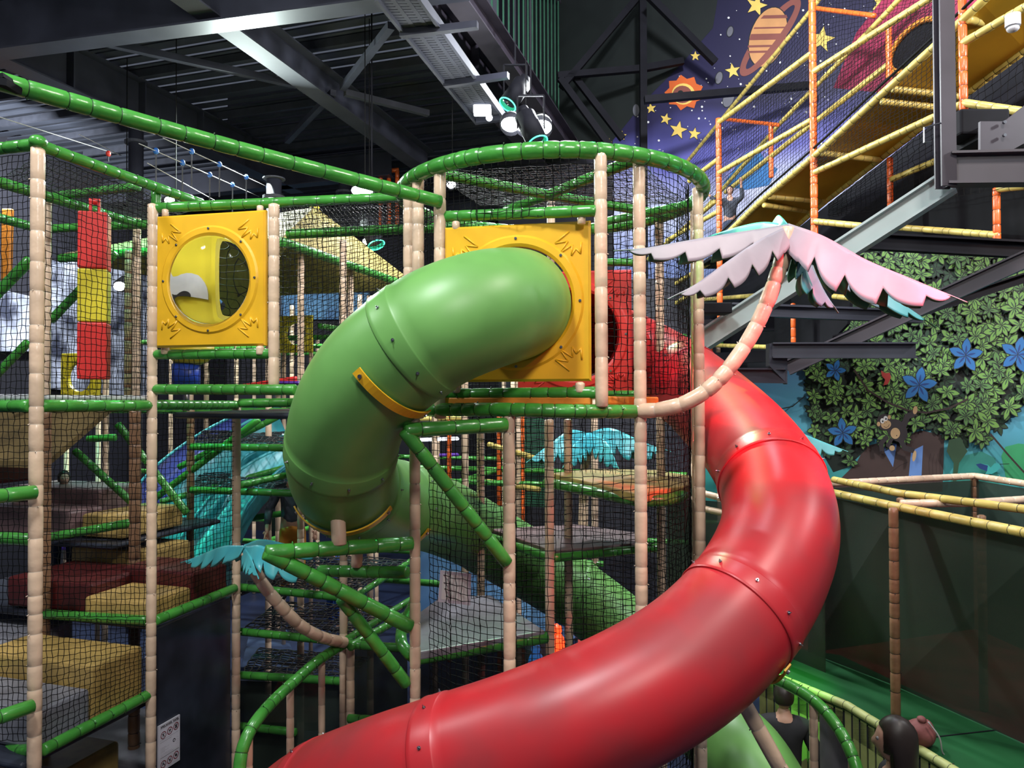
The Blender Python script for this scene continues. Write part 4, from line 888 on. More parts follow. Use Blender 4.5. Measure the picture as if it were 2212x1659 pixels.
# ================= NETS =================
def nq(label, pts, cell=.045, seed=0, m='net_black', r=.0026, **k):
    return net(label, *[P(*q) for q in pts], cell=cell, seed=seed, mat_=m, r=r, **k)
nq('net on the side left of the window panel, above the deck rail', [(88, 330, 4.92), (326, 425, 5.85), (324, 868, 5.85), (80, 868, 4.92)], seed=1)
nq('net at the left edge above the deck rail', [(-40, 345, 5.05), (74, 330, 4.92), (66, 868, 4.92), (-40, 868, 5.05)], seed=2)
nq('net covering the ochre ramp and mauve blocks', [(82, 890, 4.92), (324, 890, 5.85), (320, 1332, 5.85), (72, 1332, 4.92)], seed=3)
nq('net in front of the yellow and grey steps at lower left', [(75, 1335, 4.92), (320, 1340, 5.85), (318, 1495, 5.85), (72, 1620, 4.92)], seed=4)
nq('net at the left edge below the deck rail', [(-40, 890, 5.05), (66, 890, 4.92), (62, 1600, 4.92), (-40, 1600, 5.05)], seed=5)
nq('net roof between the left top rails', [(88, 335, 5.0), (430, 450, 6.5), (300, 490, 7.4), (-20, 400, 6.3)], seed=6, m='net_grey', sag=.05)
nq('net between window panel post and the dark board post', [(334, 890, 5.85), (508, 890, 6.8), (502, 1272, 6.8), (326, 1338, 5.85)], seed=7)
nq('net below the window panel between the two dark rails', [(334, 772, 5.86), (588, 770, 5.55), (588, 838, 5.55), (334, 838, 5.86)], seed=8)
nq('net left of the tower between window panel and green slide', [(600, 450, 5.5), (875, 435, 5.3), (875, 870, 5.3), (600, 840, 5.5)], seed=9)
nq('net roof sheet behind the front rail left of the tower', [(610, 446, 5.6), (880, 432, 5.4), (990, 492, 6.1), (620, 505, 6.4)], seed=10, m='net_grey')
nq('net far behind the window panel and left bays', [(100, 500, 6.9), (590, 500, 6.7), (590, 840, 6.7), (100, 840, 6.9)], seed=11, cell=.05)
# tower net: cylinder strips
def ringnet(label, a0, a1, z0, z1, seed, rr=RR-.10, m='net_black'):
    n = 4; out = []
    for i in range(n):
        b0 = R(a0+(a1-a0)*i/n); b1 = R(a0+(a1-a0)*(i+1)/n)
        p = lambda b, z: Vector((RC.x+rr*math.cos(b), RC.y+rr*math.sin(b), z))
        out.append([p(b0, z1), p(b1, z1), p(b1, z0), p(b0, z0)])
    return [net(label, *q, cell=.045, seed=seed*9+i, mat_=m, r=.0026, group='net sheets of '+label) for i, q in enumerate(out)]
def rn(label, a0, a1, z0, z1, seed, m='net_black'):
    obs = ringnet(label, a0, a1, z0, z1, seed, m=m); base = obs[0]
    mb = MB(); o0 = Vector(base.location); vs = []; fs = []
    for o in obs:
        n = len(vs); d = Vector(o.location)-o0
        vs += [v.co+d for v in o.data.vertices]; fs += [[i+n for i in f.vertices] for f in o.data.polygons]
    for o in obs: bpy.data.objects.remove(o)
    o = mk('safety_net', [v+o0 for v in vs], fs, m, None, o0); tag(o, label, 'net')
rn('net around the top of the round tower above the slide panel', 225, 282, P(1100, 468, 4.6).z, RZ, 1)
rn('net on the right side of the round tower', 308, 372, 4.3, RZ, 2)
rn('net between the pinkish post and the palm post', 284, 306, 4.3, RZ, 3)
rn('net around the rear of the round tower', 20, 160, 4.3, RZ, 4)
rn('net on the left side of the round tower', 175, 222, 4.3, RZ, 5)
rn('net below the tower deck between front post and palm post', 270, 300, 1.2, 4.2, 6)
rn('net below the tower deck at the right', 302, 356, 1.2, 4.2, 7)
rn('net below the tower deck between green bracket and front post', 212, 268, 1.2, 4.2, 8)
rn('net around the rear of the lower tower', 10, 130, 1.6, 4.1, 9)
h = .03; nq('net roof stretched over the round tower ring', [(930, 372, 4.85), (1380, 348, 4.7), (1480, 440, 6.0), (1040, 445, 6.3)], seed=30, m='net_grey', sag=.06)
# decks inside the lower tower
def slab(label, pts, th, mats, name='deck_pad', cat='deck'):
    mb = MB(); q = [Vector(p) for p in pts]; mb.hull(q, [p-Vector((0, 0, th)) for p in q]); o = mb.build(name, mats, None, q[0]); md = o.modifiers.new('b', 'BEVEL'); md.width = .012; md.segments = 2; return tag(o, label, cat)
z = 4.3-(1412-853)/F*5.0; slab('grey padded landing at the foot of the lower tower', [Pz(905, 1408, z), Pz(1178, 1362, z), Pz(1060, 1285, z), Pz(950, 1290, z), Pz(902, 1325, z)], .06, 'grey_vinyl')
tube('green rail on the edge of the grey landing', [Pz(900, 1422, z-.06), Pz(1182, 1376, z-.06)], r=.045, nub=True)
tube('green rail end turning up to the grey landing at left', [Pz(900, 1425, z-.06), P(872, 1400, 5.1), P(868, 1360, 5.4), P(895, 1300, 5.8)], r=.04, curve=True)
z = 4.3-(1200-853)/F*5.85; slab('maroon padded landing in the middle of the lower tower', [Pz(1060, 1142, z), Pz(1195, 1190, z), Pz(1390, 1172, z), Pz(1375, 1150, z), Pz(1240, 1132, z)], .05, 'mauve_vinyl')
tube('dark green rail under the maroon landing, front side', [Pz(1190, 1206, z-.05), Pz(1425, 1182, z-.05)], r=.036)
tube('dark green rail under the maroon landing, left side', [Pz(1060, 1160, z-.05), Pz(1190, 1206, z-.05)], r=.036)
z = 4.3-(1060-853)/F*5.3; slab('yellow topped padded landing at the right of the lower tower', [Pz(1190, 1022, z), Pz(1382, 1066, z), Pz(1490, 1048, z), Pz(1495, 1028, z), Pz(1420, 1015, z), Pz(1270, 1012, z)], .07, 'ochre_vinyl')
tube('dark green rail under the yellow landing, left side', [Pz(1180, 1042, z-.07), Pz(1378, 1082, z-.07)], r=.042, nub=True)
tube('green curved rail under the yellow landing, right side', [Pz(1384, 1082, z-.07), Pz(1450, 1078, z-.07), Pz(1500, 1055, z-.07)], r=.042, nub=True, curve=True)
# glowing prize lamp figures low behind the tower
for lab, x, y, m, r_ in (('red glowing toy lamp low behind the tower posts', 1202, 1395, 'lamp_red', .14), ('blue glowing toy lamp low behind the tower posts', 1158, 1432, 'lamp_blue', .12)):
    c = P(x, y, 9.0); t = thing('toy_lamp', lab, 'lamp', c); m1 = MB(); m1.sphere(Vector(), r_, sc=(.8, .8, 1.2)); m1.sphere(Vector((0, 0, r_*1.4)), r_*.5); m1.build('glowing_body', m, t, None, True); m2 = MB(); m2.cyl(Vector((0, 0, -c.z)), Vector((0, 0, -r_)), .05, 10); m2.build('stand', 'black_paint', t)
# ================= ORANGE AND YELLOW SLIDE TOWER (right) =================
RF = VP((3.12, 11.2), (4.26, 7.0)); sh = Vector((.965, .262, 0))*.92
RB = VP((3.12+sh.x, 11.2+sh.y), (4.26+sh.x, 7.0+sh.y))
def vpost(label, pl, x, y0, y1, r=.042, m='orange_vinyl', floor=False, **k):
    a = pl.at(x, y0); b = pl.at(x, y1); b = Vector((a.x, a.y, 0 if floor else b.z)); return tube(label, [a, b], m, r, .13, None, 'padded_post', 'post', 12, nub=False, bulge=.06)
def vrail(label, pl, x0, y0, x1, y1, r=.036, m='yellow_vinyl', tie=.14, off=0, **k): return tube(label, [pl.at(x0, y0, off), pl.at(x1, y1, off)], m, r, tie, None, 'padded_rail', 'rail', 12, **k)
vpost('left orange padded post of the yellow slide stair', RF, 1552, 255, 700)
vpost('middle tall orange padded post of the yellow slide stair', RF, 1754, -40, 640)
vpost('right orange padded post ending above the black box', RF, 2078, -40, 243, r=.036)
vpost('orange post behind the net near the left end of the slide stair', RB, 1665, 270, 385, r=.035)
vpost('orange post behind the net left of the tunnel mouth', RB, 1919, 50, 172, r=.035)
vpost('orange post under the yellow deck between two braces', RB, 1922, 340, 505, r=.035)
vpost('orange post under the deck at the far right', RB, 2152, 405, 525, r=.035)
vpost('short orange post seen under the steel stair, left', RB, 1535, 690, 768, r=.035)
vpost('short orange post seen under the steel stair, right', RB, 1713, 655, 742, r=.035)
for l, x0, y0, x1, y1, pl in (('top left yellow rail of the slide stair', 1552, 265, 1752, 116, RF), ('top yellow rail right of the middle orange post', 1756, 156, 2060, -36, RF), ('second yellow rail between left and middle orange post', 1552, 374, 1752, 260, RF),
        ('long yellow rail from the middle post to the right orange post', 1756, 374, 2076, 226, RF), ('yellow rail rising to the top right corner', 2078, 94, 2250, -6, RF), ('level yellow rail at the foot of the right orange post', 2082, 222, 2230, 244, RF), ('yellow rail leaving left of the left orange post', 1488, 392, 1550, 345, RF),
        ('low yellow rail left of the left orange post', 1440, 520, 1550, 458, RF), ('level yellow rail right of the middle post foot', 1758, 478, 1860, 488, RF), ('level yellow rail under the deck at right', 1925, 490, 2158, 508, RB), ('short yellow rail under the deck at right', 2155, 408, 2240, 400, RB),
        ('yellow rail rising behind the lower orange post', 1925, 388, 2040, 340, RB), ('level yellow rail low beside the white edge post', 1512, 648, 1660, 636, RB), ('lowest level yellow rail under the steel stair', 1512, 745, 1665, 750, RB), ('level yellow rail behind the right palm leaves', 1800, 640, 1885, 650, RB)):
    vrail(l, pl, x0, y0, x1, y1)
for l, pts in (('dull yellow sloping rail on top of the far net', ((1478, 357), (1748, 28), (1790, -30))), ('second dull yellow sloping rail behind the far net', ((1510, 466), (1686, 266), (1915, 28), (1960, -20)))):
    tube(l, [RB.at(x, y, -.25) for x, y in pts], 'yellow_vinyl', .034, .14, None, 'padded_rail', 'rail', 10)
vrail('third dull orange rail behind the net above the deck', RB, 1566, 416, 1918, 140, m='yellow_vinyl')
vrail('rust coloured level rail at the top of the net', RB, 1762, 18, 1890, 34, m='orange_vinyl', r=.03)
vrail('rust coloured level rail left behind the net', RB, 1560, 257, 1682, 270, m='orange_vinyl', r=.03)
E1 = [RF.at(*q) for q in ((1560, 515), (1640, 438), (1773, 325), (1903, 205), (2028, 92), (2120, 5), (2190, -60))]
E2 = [RB.at(*q) for q in ((1690, 515), (1750, 462), (1786, 432), (1903, 342), (2060, 222), (2215, 108), (2330, 20))]
mb = MB(); n = len(E1)
for i in range(n-1):
    q = [E1[i], E1[i+1], E2[i+1], E2[i]]; mb.hull([p+Vector((0, 0, .05)) for p in q], [p-Vector((0, 0, 0)) for p in q])
tag(mb.build('slide_deck', 'amber_deck', None, E1[0]), 'long sloping yellow slide deck seen from below at the right', 'slide')
tube('yellow rail along the near edge of the sloping deck', E1, 'yellow_vinyl', .04, .13, None, 'padded_rail', 'rail', 12)
tube('yellow rail along the far edge of the sloping deck', E2, 'yellow_vinyl', .04, .13, None, 'padded_rail', 'rail', 12)
tube('thin black strip on top of the near deck edge', [p+Vector((-.02, 0, .085)) for p in E1], 'net_black', .014, .5, None, 'edge_strip', 'trim', 6)
for i, (a, b) in enumerate((((1659, 420), (1786, 431)), ((1649, 438), (1752, 452)), ((1773, 325), (1903, 341)), ((1927, 186), (2085, 204)), ((1903, 213), (2062, 230)), ((2090, 35), (2200, 60)))):
    o = tube('cross joist of the sloping yellow deck, %s from the left' % ('second', 'first', 'third', 'fifth', 'fourth', 'sixth')[i], [RF.at(*a)-Vector((0, 0, .03)), RB.at(*b)-Vector((0, 0, .03))], 'yellow_vinyl', .036, .16, 'cross joists under the sloping yellow deck', 'padded_joist', 'joist', 10)
# black partition below the deck, tunnel mouth, pink cave
mb = MB(); RX = VP((RB.a.x+.3, RB.a.y+.08), (RB.a.x+.3+RB.d.x, RB.a.y+.08+RB.d.y))
q = [RX.at(*p) for p in ((1500, 640), (1690, 520), (1790, 440), (2060, 232), (2300, 50), (2300, 520), (1850, 545), (1830, 700), (1735, 800), (1500, 800))]; mb.hull(q, [p+sh.normalized()*.05 for p in q])
tag(mb.build('black_partition', 'black_paint', None, q[9]), 'black mesh partition below the sloping yellow deck', 'partition')
RC2 = VP((RB.a.x+.6*sh.x, RB.a.y+.6*sh.y), (RB.a.x+.6*sh.x+RB.d.x, RB.a.y+.6*sh.y+RB.d.y))
t = thing('tunnel_mouth', 'black tunnel mouth with orange rim in a pink red cave wall', 'tunnel', RC2.at(1975, 100))
mb = MB(); q = [RC2.at(*p)-Vector(t.location) for p in ((1800, 190), (1850, 70), (1905, 0), (1980, -60), (2140, -60), (2110, 20), (2010, 140), (1900, 200))]; mb.hull(q, [p+sh.normalized()*.04 for p in q]); mb.build('cave_wall', 'pink_cave', t)
el = []
for i in range(33):
    a = R(i*360/32); X = 72*math.cos(a); Y = 34*math.sin(a); c_, s_ = math.cos(R(-47)), math.sin(R(-47)); el.append((1977+X*c_-Y*s_, 98+X*s_+Y*c_))
mb = MB(); mb.rings([RC2.at(x, y, .05)-Vector(t.location) for x, y in el], [.035]*33, 8, 0, False); mb.build('rim', 'orange_pad', t, None, True)
mb = MB(); q = [RC2.at(x, y, .03)-Vector(t.location) for x, y in el[:-1]]; mb.hull(q, [p+sh.normalized()*.02 for p in q]); mb.build('shade_disc', 'black_paint', t)  # flat black disc paints the shade deep inside the tunnel
def vnet(label, pl, pts, cell=.06, seed=0, m='net_black', off=0, r=.003): return net(label, *[pl.at(x, y, off) for x, y in pts], cell=cell, seed=seed, mat_=m, r=r)
vnet('black net in front of the slide stair between left and middle posts', RF, ((1554, 270), (1752, 125), (1752, 335), (1556, 505)), seed=50, off=.02)
vnet('black net in front of the slide stair right of the middle post', RF, ((1758, 160), (2050, -40), (2050, 60), (1758, 330)), seed=51, off=.02)
vnet('net stretched below the near edge of the sloping deck', RF, ((1758, 345), (2076, 60), (2076, 225), (1758, 370)), seed=52, off=.02)
vnet('fine far net behind the slide stair in front of the sky mural', RB, ((1480, 360), (1780, 0), (1780, 250), (1480, 500)), seed=53, off=-.25, cell=.07)
vnet('fine far net right of the middle post in front of the cave', RB, ((1780, 0), (2090, -40), (2010, 120), (1780, 290)), seed=54, off=-.25, cell=.07)
vnet('net under the sloping deck over the black partition', RB, ((1790, 440), (2212, 112), (2212, 400), (1790, 470)), seed=55, off=.03, cell=.09)
vnet('net left of the left orange post toward the round tower', RF, ((1440, 440), (1550, 345), (1550, 640), (1440, 700)), seed=56, cell=.07)
for l, a, b in (('left dull yellow stair rail seen through the tower net', (1400, 560), (1545, 435)), ('middle dull yellow stair rail seen through the tower net', (1400, 650), (1545, 560)), ('lower dull yellow stair rail seen through the tower net', (1400, 690), (1520, 620))):
    vrail(l, RF, *a, *b, off=-.1)
c = RF.at(2188, 62, .1); m1 = MB(); m1.sphere(c, .05, sc=(1, 1, .6)); m1.cyl(c+Vector((0, 0, .02)), c+Vector((0, 0, .12)), .06, 16); tag(m1.build('ceiling_lamp', 'white_vinyl', None, c), 'small round white lamp head at the top right corner', 'lamp')
# ================= STEEL STAIR =================
a = P(2037, -60, 6.0); b = Vector((a.x, a.y, P(2037, 405, 6.0).z)); ibeam('steel_post', 'dark upright steel post hanging down at the top right', a, b, .11, .12, .018, 'violet_steel', 'post', up=Vector((0, 1, 0)))
ibeam('steel_beam', 'heavy dark steel beam running off the right edge below the black box', P(2050, 366, 6.0), P(2300, 362, 5.7), .26, .16, .02, 'violet_steel')
mb = MB(); q = [P(x, y, 6.0) for x, y in ((2118, 262), (2170, 262), (2230, 215), (2230, 300), (2175, 330), (2118, 328))]; mb.hull(q, [p+Vector((0, .03, 0)) for p in q]); t = thing('gusset_plate', 'bolted steel plate at the right edge above the heavy beam', 'plate', P(2150, 300, 6.0)); o = mb.build('plate', 'violet_steel', t, (0, 0, 0)); o.location = -Vector(t.location)
for y in (265, 293): m1 = MB(); c = P(2168, y, 5.98)-Vector(t.location); m1.cyl(c, c-Vector((0, .02, 0)), .014, 8); m1.build('bolt', 'steel', t)
mb = MB(); c0 = P(2108, 275, 6.4); mb.box(c0-Vector((.22, .15, .11)), c0+Vector((.2, .15, .11)), bev=.02); mb.box(c0-Vector((.08, .2, .06)), c0+Vector((.2, .15, -.16))); tag(mb.build('black_box', 'black_paint', None, c0), 'black equipment box under the right orange post', 'box')
mb = MB(); pp = [P(x, y, 5.95) for x, y in ((2032, 266), (1996, 276), (1996, 308), (2012, 306))]; mb.rings(pp, [.007]*4, 6); tag(mb.build('wire_hook', 'steel', None, pp[0]), 'thin bright wire hook left of the upright steel post', 'hook')
ibeam('stair_stringer', 'pale green lit sloping steel beam crossing behind the palm crown', P(1500, 748, 7.4), P(2052, 392, 6.15), .2, .14, .02, 'pale_steel')
ibeam('steel_beam', 'long black steel beam at the right edge below the deck', P(1855, 520, 7.2), P(2320, 545, 6.8), .16, .1, .02, 'black_paint')
ibeam('steel_beam', 'black steel beam crossing behind the right palm leaves', P(1580, 668, 7.6), P(1990, 684, 7.4), .13, .1, .02, 'dark_steel')
ibeam('steel_beam', 'dark channel beam ending bluntly in front of the jungle mural', P(1668, 757, 6.9), P(1978, 757, 6.7), .145, .1, .014, 'dark_steel')
mb = MB(); q = [P(x, y, 6.9) for x, y in ((1662, 742), (1674, 742), (1701, 775), (1701, 830), (1662, 790))]; mb.hull(q, [p+Vector((0, .1, 0)) for p in q]); tag(mb.build('steel_plate', 'dark_steel', None, q[4]), 'folded steel plate joining the two channel beams', 'plate')
ibeam('steel_beam', 'short lower channel beam beside the red slide', P(1520, 810, 7.3), P(1698, 812, 6.9), .14, .1, .014, 'dark_steel')
ibeam('stair_stringer', 'dark sloping steel stringer rising to the right edge over the mural', P(1700, 795, 7.4), P(2320, 512, 6.3), .15, .1, .016, 'violet_steel')
ibeam('steel_beam', 'black sloping stringer above the leaf mural at the right edge', P(1800, 735, 8.0), P(2320, 565, 7.4), .1, .1, .016, 'black_paint')
mb = MB(); c0 = P(1542, 668, 7.0); mb.box(c0-Vector((.14, .12, .05)), c0+Vector((.14, .12, .05)), bev=.01); tag(mb.build('black_box', 'black_paint', None, c0), 'small black box beside the white edge post', 'box')
steel_bar('steel_beam', 'level black bar behind the lower channel beam', P(1512, 706, 7.9), P(1672, 700, 7.7), .1, .14, 'black_paint')
steel_bar('wall_brace', 'black level bar at the left edge of the jungle mural', P(1512, 775, 8.2), P(1665, 770, 8.0), .1, .12, 'black_paint', 'brace')
# ================= TRAMPOLINE ENCLOSURE =================
TZ, RT = 1.6, 3.35
TE = [Pz(1640, 1446, TZ), Pz(1830, 1524, TZ), Pz(2060, 1664, TZ), Pz(2330, 1850, TZ)]
TBd = [Pz(1610, 1385, TZ), Pz(1815, 1415, TZ), Pz(2150, 1575, TZ), Pz(2420, 1712, TZ)]
def mats3(name, label, rows, m, th=.06):
    mb = MB(); a, b = rows
    for i in range(len(a)-1): mb.hull([a[i], a[i+1], b[i+1], b[i]], [p-Vector((0, 0, th)) for p in (a[i], a[i+1], b[i+1], b[i])])
    return tag(mb.build(name, m, None, a[0]), label, 'mat')
mats3('floor_mat', 'green padded mats along the front of the enclosure at lower right', (TE, TBd), 'mat_green')
TR = [Pz(1560, 1290, TZ), Pz(1830, 1290, TZ), Pz(2180, 1310, TZ), Pz(2500, 1400, TZ)]
mats3('floor_mat', 'red padded mats behind the green ones in the enclosure', (TBd, TR), 'mat_red')
mb = MB(); a_, b_ = Pz(2152, 1577, TZ+.002), Pz(2020, 1592, TZ+.002)
mb.beam(a_, b_, .012, .006); tag(mb.build('mat_seam', 'black_paint', None, a_), 'dark seam between two green mats', 'seam')
# raised base
mb = MB(); lo = [TE[0], TE[1], TE[2], TE[3], TR[3], TR[2], TR[1], TR[0]]; mb.hull([p-Vector((0, 0, .07)) for p in lo], [Vector((p.x, p.y, 1.35)) for p in lo]); tag(mb.build('mat_platform', 'dark_wall', None, Vector((TE[0].x, TE[0].y, 1.35))), 'dark platform under the green and red mats', 'platform')
cream = tube('cream padded edge rail in front of the green mats', TE, 'slat_cream', .036, .16, None, 'padded_rail', 'rail', 12, nub=True)
# slatted fence below
mb = MB(); L_ = arclen(TE); s_ = 0
while s_ < L_[-1]-.09:
    a = sample(TE, L_, s_); b = sample(TE, L_, s_+.075); a = Vector((a.x, a.y, TZ-.05)); b = Vector((b.x, b.y, TZ-.05)); mb.hull([a, b, b+Vector((.02, .02, 0)), a+Vector((.02, .02, 0))], [Vector((p.x, p.y, 0)) for p in (a, b, b+Vector((.02, .02, 0)), a+Vector((.02, .02, 0)))]); s_ += .095
tag(mb.build('slat_fence', 'slat_cream', None, Vector((TE[0].x, TE[0].y, 0))), 'cream slatted fence under the mat edge rail', 'fence')
R1 = [Pz(1780, 1060, RT), Pz(1930, 1093, RT), Pz(2260, 1160, RT)]; R3 = [Pz(1780, 1045, RT), Pz(2105, 1028, RT), Pz(2260, 1052, RT)]
tube('yellow cream top rail of the enclosure running to the right edge', R1, 'yellow_vinyl', .036, .15, None, 'padded_rail', 'rail', 12, nub=True)
tube('green lit yellow rail crossing above the enclosure', [Pz(1800, 1036, RT+.06), Pz(1945, 1066, RT+.06), Pz(2260, 1106, RT+.06)], 'yellow_vinyl', .034, .15, None, 'padded_rail', 'rail', 12)
tube('brown back rail of the enclosure in front of the jungle mural', R3, 'tan_vinyl', .036, .12, None, 'padded_rail', 'rail', 12, nub=True)
tube('pinkish level rail joining the enclosure rails at right', [Pz(1945, 1088, RT+.02), Pz(2110, 1086, RT+.02), Pz(2260, 1076, RT+.02)], 'tan_vinyl', .034, .14, None, 'padded_rail', 'rail', 12)
tube('pale thin rail left behind the red slide', [P(1506, 1062, 8.0), P(1580, 1082, 7.7)], 'tan_vinyl', .035, .12, None, 'padded_rail', 'rail', 10)
tube('second pale thin rail left behind the red slide', [P(1506, 1096, 8.0), P(1580, 1112, 7.7)], 'tan_vinyl', .035, .12, None, 'padded_rail', 'rail', 10)
a = Pz(1930, 1096, RT); tube('dark brown padded post with white clips in the front of the enclosure', [a, Vector((a.x, a.y, TZ))], 'brown_vinyl', .038, .13, None, 'padded_post', 'post', 12, nub=True)
a = Pz(2120, 1090, RT); a = P(2120, 1112, a.y); tube('brown post behind the dark mesh at the right', [a, Vector((a.x, a.y, TZ))], 'brown_vinyl', .034, .13, None, 'padded_post', 'post', 10)
a = R3[1]; tube('dark post at the back corner of the enclosure', [a, Vector((a.x, a.y, TZ))], 'brown_vinyl', .04, .13, None, 'padded_post', 'post', 10)
a = Pz(1945, 1070, RT); tube('short brown post under the crossing yellow rails', [P(1945, 1075, a.y), P(1945, 1100, a.y)], 'brown_vinyl', .034, .13, None, 'padded_post', 'post', 10)
def sheet(label, top, z0, m='mesh_dark', name='mesh_wall'):
    mb = MB()
    for a, b in zip(top[:-1], top[1:]):
        n = Vector((b.y-a.y, a.x-b.x, 0)).normalized()*.006; q = [a, b, Vector((b.x, b.y, z0)), Vector((a.x, a.y, z0))]; mb.hull(q, [p+n for p in q])
    return tag(mb.build(name, m, None, Vector((top[0].x, top[0].y, z0))), label, 'mesh wall')
d = Vector((0, 0, -.05))
mb = MB(); tp = [p+d for p in (Pz(1760, 1056, RT), R1[1]+Vector((.06, .06, 0)), R1[2]+Vector((.06, .06, 0)))]; bt = [Pz(1745, 1408, TZ+.01), Pz(1930, 1480, TZ+.01), Pz(2300, 1645, TZ+.01)]
for i in (0, 1): q = [tp[i], tp[i+1], bt[i+1], bt[i]]; mb.hull(q, [p+Vector((.004, .008, 0)) for p in q])
tag(mb.build('mesh_wall', 'mesh_dark', None, bt[0]), 'dark olive mesh wall hanging behind the front post of the enclosure', 'mesh wall')
sheet('dark mesh wall along the back of the enclosure', [p+d for p in R3], TZ)
sheet('dark mesh wall left behind the red slide', [P(1440, 1075, 8.4), P(1640, 1090, 8.0), Pz(1780, 1062, RT)+d], TZ)
# green curved rail and post at the bottom right
tube('dark green curved rail bending down at the bottom right', [P(1645, 1455, 5.6), P(1700, 1478, 5.5), P(1760, 1515, 5.35), P(1805, 1565, 5.2), P(1838, 1625, 5.05), P(1858, 1690, 4.95), P(1865, 1760, 4.9)], r=.041, tie=.12, nub=True, curve=True)
a = P(1757, 1518, 5.36); tube('tan post under the curved green rail at the bottom right', [a, Vector((a.x, a.y, 0))], 'tan_vinyl', .03, .14, None, 'padded_post', 'post', 12)
a = P(1842, 1632, 5.05); tube('short tan post end under the curved green rail', [a, Vector((a.x, a.y, 0))], 'tan_vinyl', .03, .14, None, 'padded_post', 'post', 12)
q = [P(1770, 1526, 5.4), P(1838, 1630, 5.1)]; q = [q[0], q[1], Vector((q[1].x, q[1].y, 0)), Vector((q[0].x, q[0].y, 0))]; mb = MB(); mb.hull(q, [p+Vector((.02, .02, 0)) for p in q]); tag(mb.build('grey_panel', 'grey_vinyl', None, q[3]), 'grey vinyl panel below the curved green rail', 'panel')
# backpack
c = Pz(1990, 1612, TZ); c.z = TZ+.11; t = thing('backpack', 'dusty pink drawstring bag lying on the green mat', 'bag', c)
m1 = MB(); m1.sphere(Vector((0, 0, 0)), .105, sc=(1.05, .9, 1.0), n=24, m=32); m1.v = [v*(1+.12*noise.noise(v*14))*(1 if v.z < .05 else 1-.9*(v.z-.05)) for v in m1.v]; m1.build('bag_body', 'bag_pink', t, None, True)
m1 = MB(); m1.rings(spline([Vector((.0, -.1, .12)), Vector((.06, -.14, .02)), Vector((.09, -.13, -.1)), Vector((.16, -.12, -.155))], .02), [.006]*len(spline([Vector((.0, -.1, .12)), Vector((.06, -.14, .02)), Vector((.09, -.13, -.1)), Vector((.16, -.12, -.155))], .02)), 6); m1.build('cord', 'rope', t, None, True)
m1 = MB(); m1.rings([Vector((-.01, -.02, .085)), Vector((-.01, -.03, .11)), Vector((-.01, -.035, .125))], [.02, .035, .02], 10); m1.build('gathered_neck', 'bag_pink', t, None, True)
# ================= PEOPLE =================
def skin_mesh(chains, name):
    """chains: lists of (point, radius) sharing joints by equality -> one continuous skinned surface"""
    vs = []; rs = []; es = []; idx = {}
    for ch in chains:
        prev = None
        for p, r in ch:
            k = tuple(round(c, 4) for c in p)
            if k not in idx: idx[k] = len(vs); vs.append(p); rs.append(r)
            i = idx[k]
            if prev is not None: es.append((prev, i))
            prev = i
    me = bpy.data.meshes.new(name); me.from_pydata(vs, es, []); o = bpy.data.objects.new(name, me); C.objects.link(o)
    sk = o.modifiers.new('skin', 'SKIN'); sk.use_smooth_shade = True; ss = o.modifiers.new('sub', 'SUBSURF'); ss.levels = ss.render_levels = 2
    for i, d in enumerate(me.skin_vertices[0].data): r = rs[i]; d.radius = (r, r) if not isinstance(r, tuple) else r; d.use_root = (i == 0)
    dg = bpy.context.evaluated_depsgraph_get(); m2 = bpy.data.meshes.new_from_object(o.evaluated_get(dg)); bpy.data.objects.remove(o); return m2
